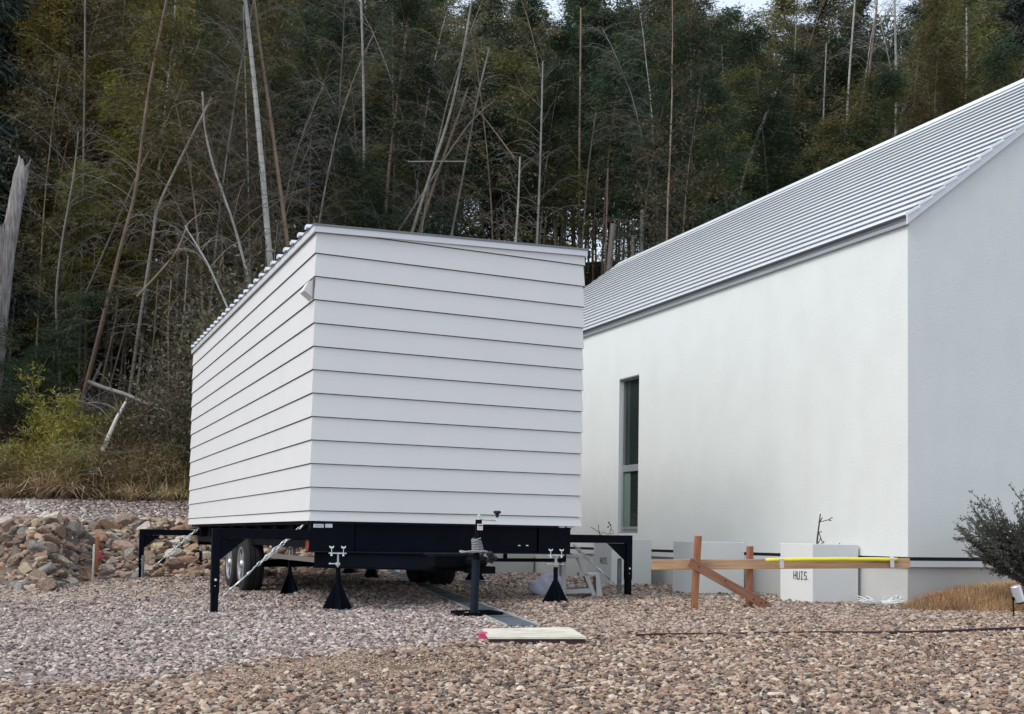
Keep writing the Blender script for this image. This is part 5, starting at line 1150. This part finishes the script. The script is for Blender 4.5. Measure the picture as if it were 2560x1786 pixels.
for k in range(330):
    th = rgs.uniform(-1.15, 1.2); ph = rgs.uniform(-.6, .5); L_ = rgs.uniform(.35, .86); d = np.array(RT)*math.sin(th)*1.05+np.array([0, 0, 1])*math.cos(th)*1.0+np.array([FW.x, FW.y, 0])*ph*.6
    t = np.linspace(0, 1, 7)[:, None]; Q = root+d*L_*t+np.array([0, 0, .16])*L_*t**2*(1 if abs(th) > .6 else 0)+rgs.normal(0, .012, (7, 3)).cumsum(0)
    s.tube(Q, np.linspace(.007, .002, 7)); n = int(105*L_)+20; u = rgs.uniform(.15, 1, n); q = along(Q, u)+rgs.normal(0, .009, (n, 3)); lc.append(q); ld.append(rgs.normal(0, .6, (n, 3))+d*.8)
    for j in range(3):
        u = rgs.uniform(.3, .9); q = along(Q, np.array([u]))[0]; d2 = d*.7+rgs.normal(0, .4, 3); T_ = q+d2*.14*np.linspace(0, 1, 4)[:, None]; s.tube(T_, np.linspace(.003, .0015, 4)); n = 24; lc.append(along(T_, rgs.uniform(.1, 1, n))+rgs.normal(0, .006, (n, 3))); ld.append(rgs.normal(0, .6, (n, 3))+d2)
    if rgs.random() < .12: fl.append(Q[5]+rgs.normal(0, .01, 3))
rb = empty('rosemary_bush', tuple(root), 0, 'grey green bushy rosemary shrub growing on the mound at the right edge', 'shrub')
place(s.mesh('stems', ['twig_brown']), 'stems', tuple(-root), parent=rb)
lc = np.concatenate(lc); V, F_ = leafquads(lc, np.concatenate(ld), .030, .0048, rgs); c = NB(); c.add(V, F_); place(c.mesh('foliage', ['rosemary']), 'foliage', tuple(-root), parent=rb)
fl = np.array(fl); c = NB(); V, F_ = leafquads(np.repeat(fl, 5, 0)+rgs.normal(0, .003, (len(fl)*5, 3)), rgs.normal(0, 1, (len(fl)*5, 3)), .012, .006, rgs); c.add(V, F_); place(c.mesh('blossom', ['flower_white']), 'blossom', tuple(-root), parent=rb)
# small green plant by the wall between the planters
P = on_ground(1862, 1478); c = NB(); n = 90; q = np.array(P)+rgs.normal(0, 1, (n, 3))*[.045, .045, .03]+[0, 0, .07]; V, F_ = leafquads(q, rgs.normal(0, 1, (n, 3))+[0, 0, .5], .05, .016, rgs); c.add(V, F_); tag(place(c.mesh('small_plant', ['leaf_green']), 'small_plant'), 'small green plant low between the two planters behind the batter board', 'plant')

# ------------------------------------------------------------ rocks of the bank
RC = {'tan': ((.46, .36, .255), (.32, .235, .16)), 'grey': ((.29, .265, .25), (.19, .17, .165)), 'brown': ((.29, .215, .16), (.19, .135, .105)), 'pale': ((.55, .49, .42), (.38, .32, .265)), 'rust': ((.38, .245, .15), (.25, .165, .115))}
for k, (a, b) in RC.items(): mat('rock_'+k, a, .9, col2=b, mixscale=5, var=.22, vscale=9, bump=.9, bscale=18, rnd=.10, contrast=1.6)
def hedron(seed, sub, flat=(1, .8, .62), np_=13, chip=.25):
    rg = np.random.default_rng(seed); bm = bmesh.new(); bmesh.ops.create_icosphere(bm, subdivisions=sub, radius=1); N_ = unit(rg.normal(size=(np_, 3))); h = rg.uniform(.62, 1.0, np_)
    for v in bm.verts:
        d = np.array(v.co); d /= np.linalg.norm(d); dd = N_@d; r = min([h[i]/dd[i] for i in range(np_) if dd[i] > .05]+[1.25]); r *= 1+.015*rg.normal(); v.co = Vector(d*r)*1.0; v.co = Vector((v.co.x*flat[0], v.co.y*flat[1], v.co.z*flat[2]))
    me = bpy.data.meshes.new('rock'); bm.to_mesh(me); bm.free(); return me
rocks = []
for i in range(15):
    me = hedron(500+i, 4, (1, rng.uniform(.6, .9), rng.uniform(.42, .68)), 10); cn = list(RC)[i % 5]; me.materials.append(MATS['rock_'+cn]); rocks.append((me, cn))
RL = {'tan': 'angular tan rock ', 'grey': 'angular grey rock ', 'brown': 'angular dark brown rock ', 'pale': 'angular pale rock ', 'rust': 'rusty brown rock '}
RW = {.09: 'smallest ', .11: 'small ', .12: 'smallish ', .14: 'middle sized ', .16: 'large ', .19: 'largest '}
nrk = 0; xx = -2.5
while xx < 5.2 and nrk < 296:
    t = -.12
    while t < 2.35 and nrk < 296:
        x = xx+rt.uniform(-.13, .13); y = yb(x)+t+rt.uniform(-.1, .1); me, cn = rt.choice(rocks); s_ = rt.choice([.09, .11, .12, .12, .14, .16]); 
        o = place(me, 'rock', (x, y, H(x, y)+s_*.15+.01), 0, s_, label=(RW[s_]+RL[cn]+('left of the brown stake' if x < .6 else 'between stake and trailer' if x < 2.4 else 'under the trailer'))+(', low in the bank' if t < .8 else ', high in the bank' if t > 1.6 else ''), cat='rock', group='rocks of the loose stone bank'); o.rotation_euler = (rt.uniform(-.5, .5), rt.uniform(-.5, .5), rt.uniform(0, 6.28)); nrk += 1
        t += rt.uniform(.19, .31)
    xx += .252
# ------------------------------------------------------------ gravel: loose stones over the ground
rg = np.random.default_rng(21)
DA, DB = np.array(E0a.xy), np.array(E1b.xy); dA2, dB2 = np.array(E0b.xy), np.array(E1a.xy)
bl_ = [on_ground(a, b) for a, b in ((-300, 1716), (0, 1712), (430, 1706), (700, 1652), (1000, 1628), (1210, 1604))]
blx = np.array([p.x for p in bl_]); bly = np.array([p.y for p in bl_])
def in_quad(X, Y, q):
    ok = np.ones(len(X), bool); n = len(q)
    for i in range(n): a, b = q[i], q[(i+1) % n]; ok &= (b[0]-a[0])*(Y-a[1])-(b[1]-a[1])*(X-a[0]) > 0
    return ok
pts = []; scl = []; tan_ = []
BNS = [(3.0, 6.2, .0200, .0128), (6.2, 9.0, .0225, .0138), (9.0, 12.5, .029, .0165), (12.5, 18.5, .040, .022)]
for d0, d1_, sp, r_ in BNS:
    gx = np.arange(-9, 13, sp); gy = np.arange(0, 19, sp); X, Y = np.meshgrid(gx, gy); X = X.ravel()+rg.uniform(-.5, .5, X.size)*sp*1.3; Y = Y.ravel()+rg.uniform(-.5, .5, Y.size)*sp*1.3
    dep = X*FW.x+Y*FW.y; lat = X*RT.x+Y*RT.y; k = (dep > d0) & (dep <= d1_) & (lat > dep*(-.50)-1.0) & (lat < dep*.50+1.6); X, Y = X[k], Y[k]
    ybv = np.array([yb(x) for x in X]); k = (Y < ybv+.2) & ~((X > BX+.02) & (Y > BY+.02)); X, Y = X[k], Y[k]
    k = ~in_quad(X, Y, [(BA.x, BA.y), (BB.x, BB.y), (B2.x, B2.y), (A2.x, A2.y)]) & ~in_quad(X, Y, [(E0a.x, E0a.y), (E0b.x, E0b.y), (E1b.x, E1b.y), (E1a.x, E1a.y)]); X, Y = X[k], Y[k]
    u = ((X-(mcx+.30))/MR[0])**2+((Y-(mcy+.42))/MR[1])**2; k = u > .90; X, Y = X[k], Y[k]
    bz = np.array([bare_(x, y) for x, y in zip(X, Y)]); k = rg.random(len(X)) > np.clip(bz*.95, 0, .93); X, Y, bz = X[k], Y[k], bz[k]
    Z = np.array([Hg(x, y) for x, y in zip(X, Y)])+rg.uniform(-.5, .95, len(X))*r_
    front = Y+.10*np.sin(X*5)+.06*np.sin(X*13+Y*7)+rg.normal(0, .20, len(X)) < np.interp(X, blx, bly)
    xd = np.interp(Y, [E0a.y, E1a.y], [E0a.x, E1a.x]); right = X > xd+rg.normal(0, .05, len(X))
    edy = np.interp(X, [q.x for q in EDG], [q.y for q in EDG]); base = np.where(front, 1.0, np.where(right, np.where((Y > edy+rg.normal(0, .12, len(X))) & (X > EDG[0].x-.5), .66, .95), .0)); far = np.clip((Y-9)/5, 0, 1)*(~right); base = np.clip(base+far*.4+.12, 0, 1)
    tn = np.clip(base+rg.normal(0, .16, len(X)), 0, 1); pts.append(np.stack([X, Y, Z], 1)); scl.append(r_*np.minimum(rg.lognormal(-.03, .32, len(X)), 1.75)); tan_.append(tn)
gx = np.arange(-7, 5, .052); gy = np.arange(15, 26, .052); X, Y = np.meshgrid(gx, gy); X = X.ravel()+rg.uniform(-.04, .04, X.size); Y = Y.ravel()+rg.uniform(-.04, .04, Y.size)
ybv = np.array([yb(x) for x in X]); k = (Y > ybv+1.9) & (X*FW.x+Y*FW.y < 20.2); X, Y = X[k], Y[k]; Z = np.array([H(x, y) for x, y in zip(X, Y)])+rg.uniform(-.3, .7, len(X))*.03
pts.append(np.stack([X, Y, Z], 1)); scl.append(.029*rg.lognormal(0, .25, len(X))); tan_.append(np.clip(rg.normal(.12, .12, len(X)), 0, 1))
gx = np.arange(-3, 6, .085); gy = np.arange(12.5, 19.5, .085); X, Y = np.meshgrid(gx, gy); X = X.ravel()+rg.uniform(-.04, .04, X.size); Y = Y.ravel()+rg.uniform(-.04, .04, Y.size)
ybv = np.array([yb(x) for x in X]); k = (Y > ybv-.15) & (Y < ybv+2.4); X, Y = X[k], Y[k]; Z = np.array([H(x, y) for x, y in zip(X, Y)])+rg.uniform(0, .05, len(X))
pts.append(np.stack([X, Y, Z], 1)); scl.append(.055*rg.lognormal(0, .25, len(X))); tan_.append(np.clip(rg.normal(.9, .12, len(X)), 0, 1))      # small rubble between the rocks
X = np.concatenate([D1.x+rg.normal(0, .42, 16000), D2.x+rg.normal(0, .5, 11000)]); Y = np.concatenate([D1.y+rg.normal(0, .32, 16000), D2.y+rg.normal(0, .15, 11000)]); Z = np.array([Hg(x, y) for x, y in zip(X, Y)])+rg.uniform(-.001, .004, len(X))
pts.append(np.stack([X, Y, Z], 1)); scl.append(rg.uniform(.003, .0075, len(X))); tan_.append(np.ones(len(X)))      # grit on the bare patches
pts = np.concatenate(pts); scl = np.concatenate(scl); tan_ = np.concatenate(tan_)
pm = bpy.data.meshes.new('gravel'); pm.vertices.add(len(pts)); pm.vertices.foreach_set('co', pts.astype(np.float32).ravel())
def attr(nm, ty, dat, f='value'): a = pm.attributes.new(nm, ty, 'POINT'); a.data.foreach_set(f, np.asarray(dat).ravel())
attr('s', 'FLOAT', scl.astype(np.float32)); attr('tan', 'FLOAT', tan_.astype(np.float32)); attr('pick', 'INT', rg.integers(0, 10, len(pts)).astype(np.int32))
rot = np.stack([rg.normal(0, .36, len(pts)), rg.normal(0, .36, len(pts)), rg.uniform(0, 6.28, len(pts))], 1); attr('rot', 'FLOAT_VECTOR', rot.astype(np.float32), 'vector')
gv = bpy.data.objects.new('gravel', pm); link(gv); tag(gv, 'loose gravel of grey and tan stones covering the yard', 'gravel', kind='stuff')
scol = bpy.data.collections.new('stones')
for i in range(10):
    me = hedron(700+i, 3, (1, rng.uniform(.60, .95), rng.uniform(.36, .58)), 10); me.materials.append(stone); so2 = bpy.data.objects.new('stone_%02d' % i, me); scol.objects.link(so2)
ng = bpy.data.node_groups.new('gravel', 'GeometryNodeTree'); ng.interface.new_socket('Geometry', in_out='INPUT', socket_type='NodeSocketGeometry'); ng.interface.new_socket('Geometry', in_out='OUTPUT', socket_type='NodeSocketGeometry')
gi = ng.nodes.new('NodeGroupInput'); go = ng.nodes.new('NodeGroupOutput'); ip = ng.nodes.new('GeometryNodeInstanceOnPoints'); ci = ng.nodes.new('GeometryNodeCollectionInfo'); ci.inputs['Collection'].default_value = scol; ci.inputs['Separate Children'].default_value = True; ci.inputs['Reset Children'].default_value = True
def na(nm, ty): n = ng.nodes.new('GeometryNodeInputNamedAttribute'); n.data_type = ty; n.inputs['Name'].default_value = nm; return n.outputs[0]
ng.links.new(gi.outputs[0], ip.inputs['Points']); ng.links.new(ci.outputs[0], ip.inputs['Instance']); ip.inputs['Pick Instance'].default_value = True
ng.links.new(na('pick', 'INT'), ip.inputs['Instance Index']); ng.links.new(na('rot', 'FLOAT_VECTOR'), ip.inputs['Rotation']); ng.links.new(na('s', 'FLOAT'), ip.inputs['Scale']); ng.links.new(ip.outputs[0], go.inputs[0])
md = gv.modifiers.new('gravel', 'NODES'); md.node_group = ng
print('stones', len(pts), 'bamboo', n_b, 'rocks', nrk)
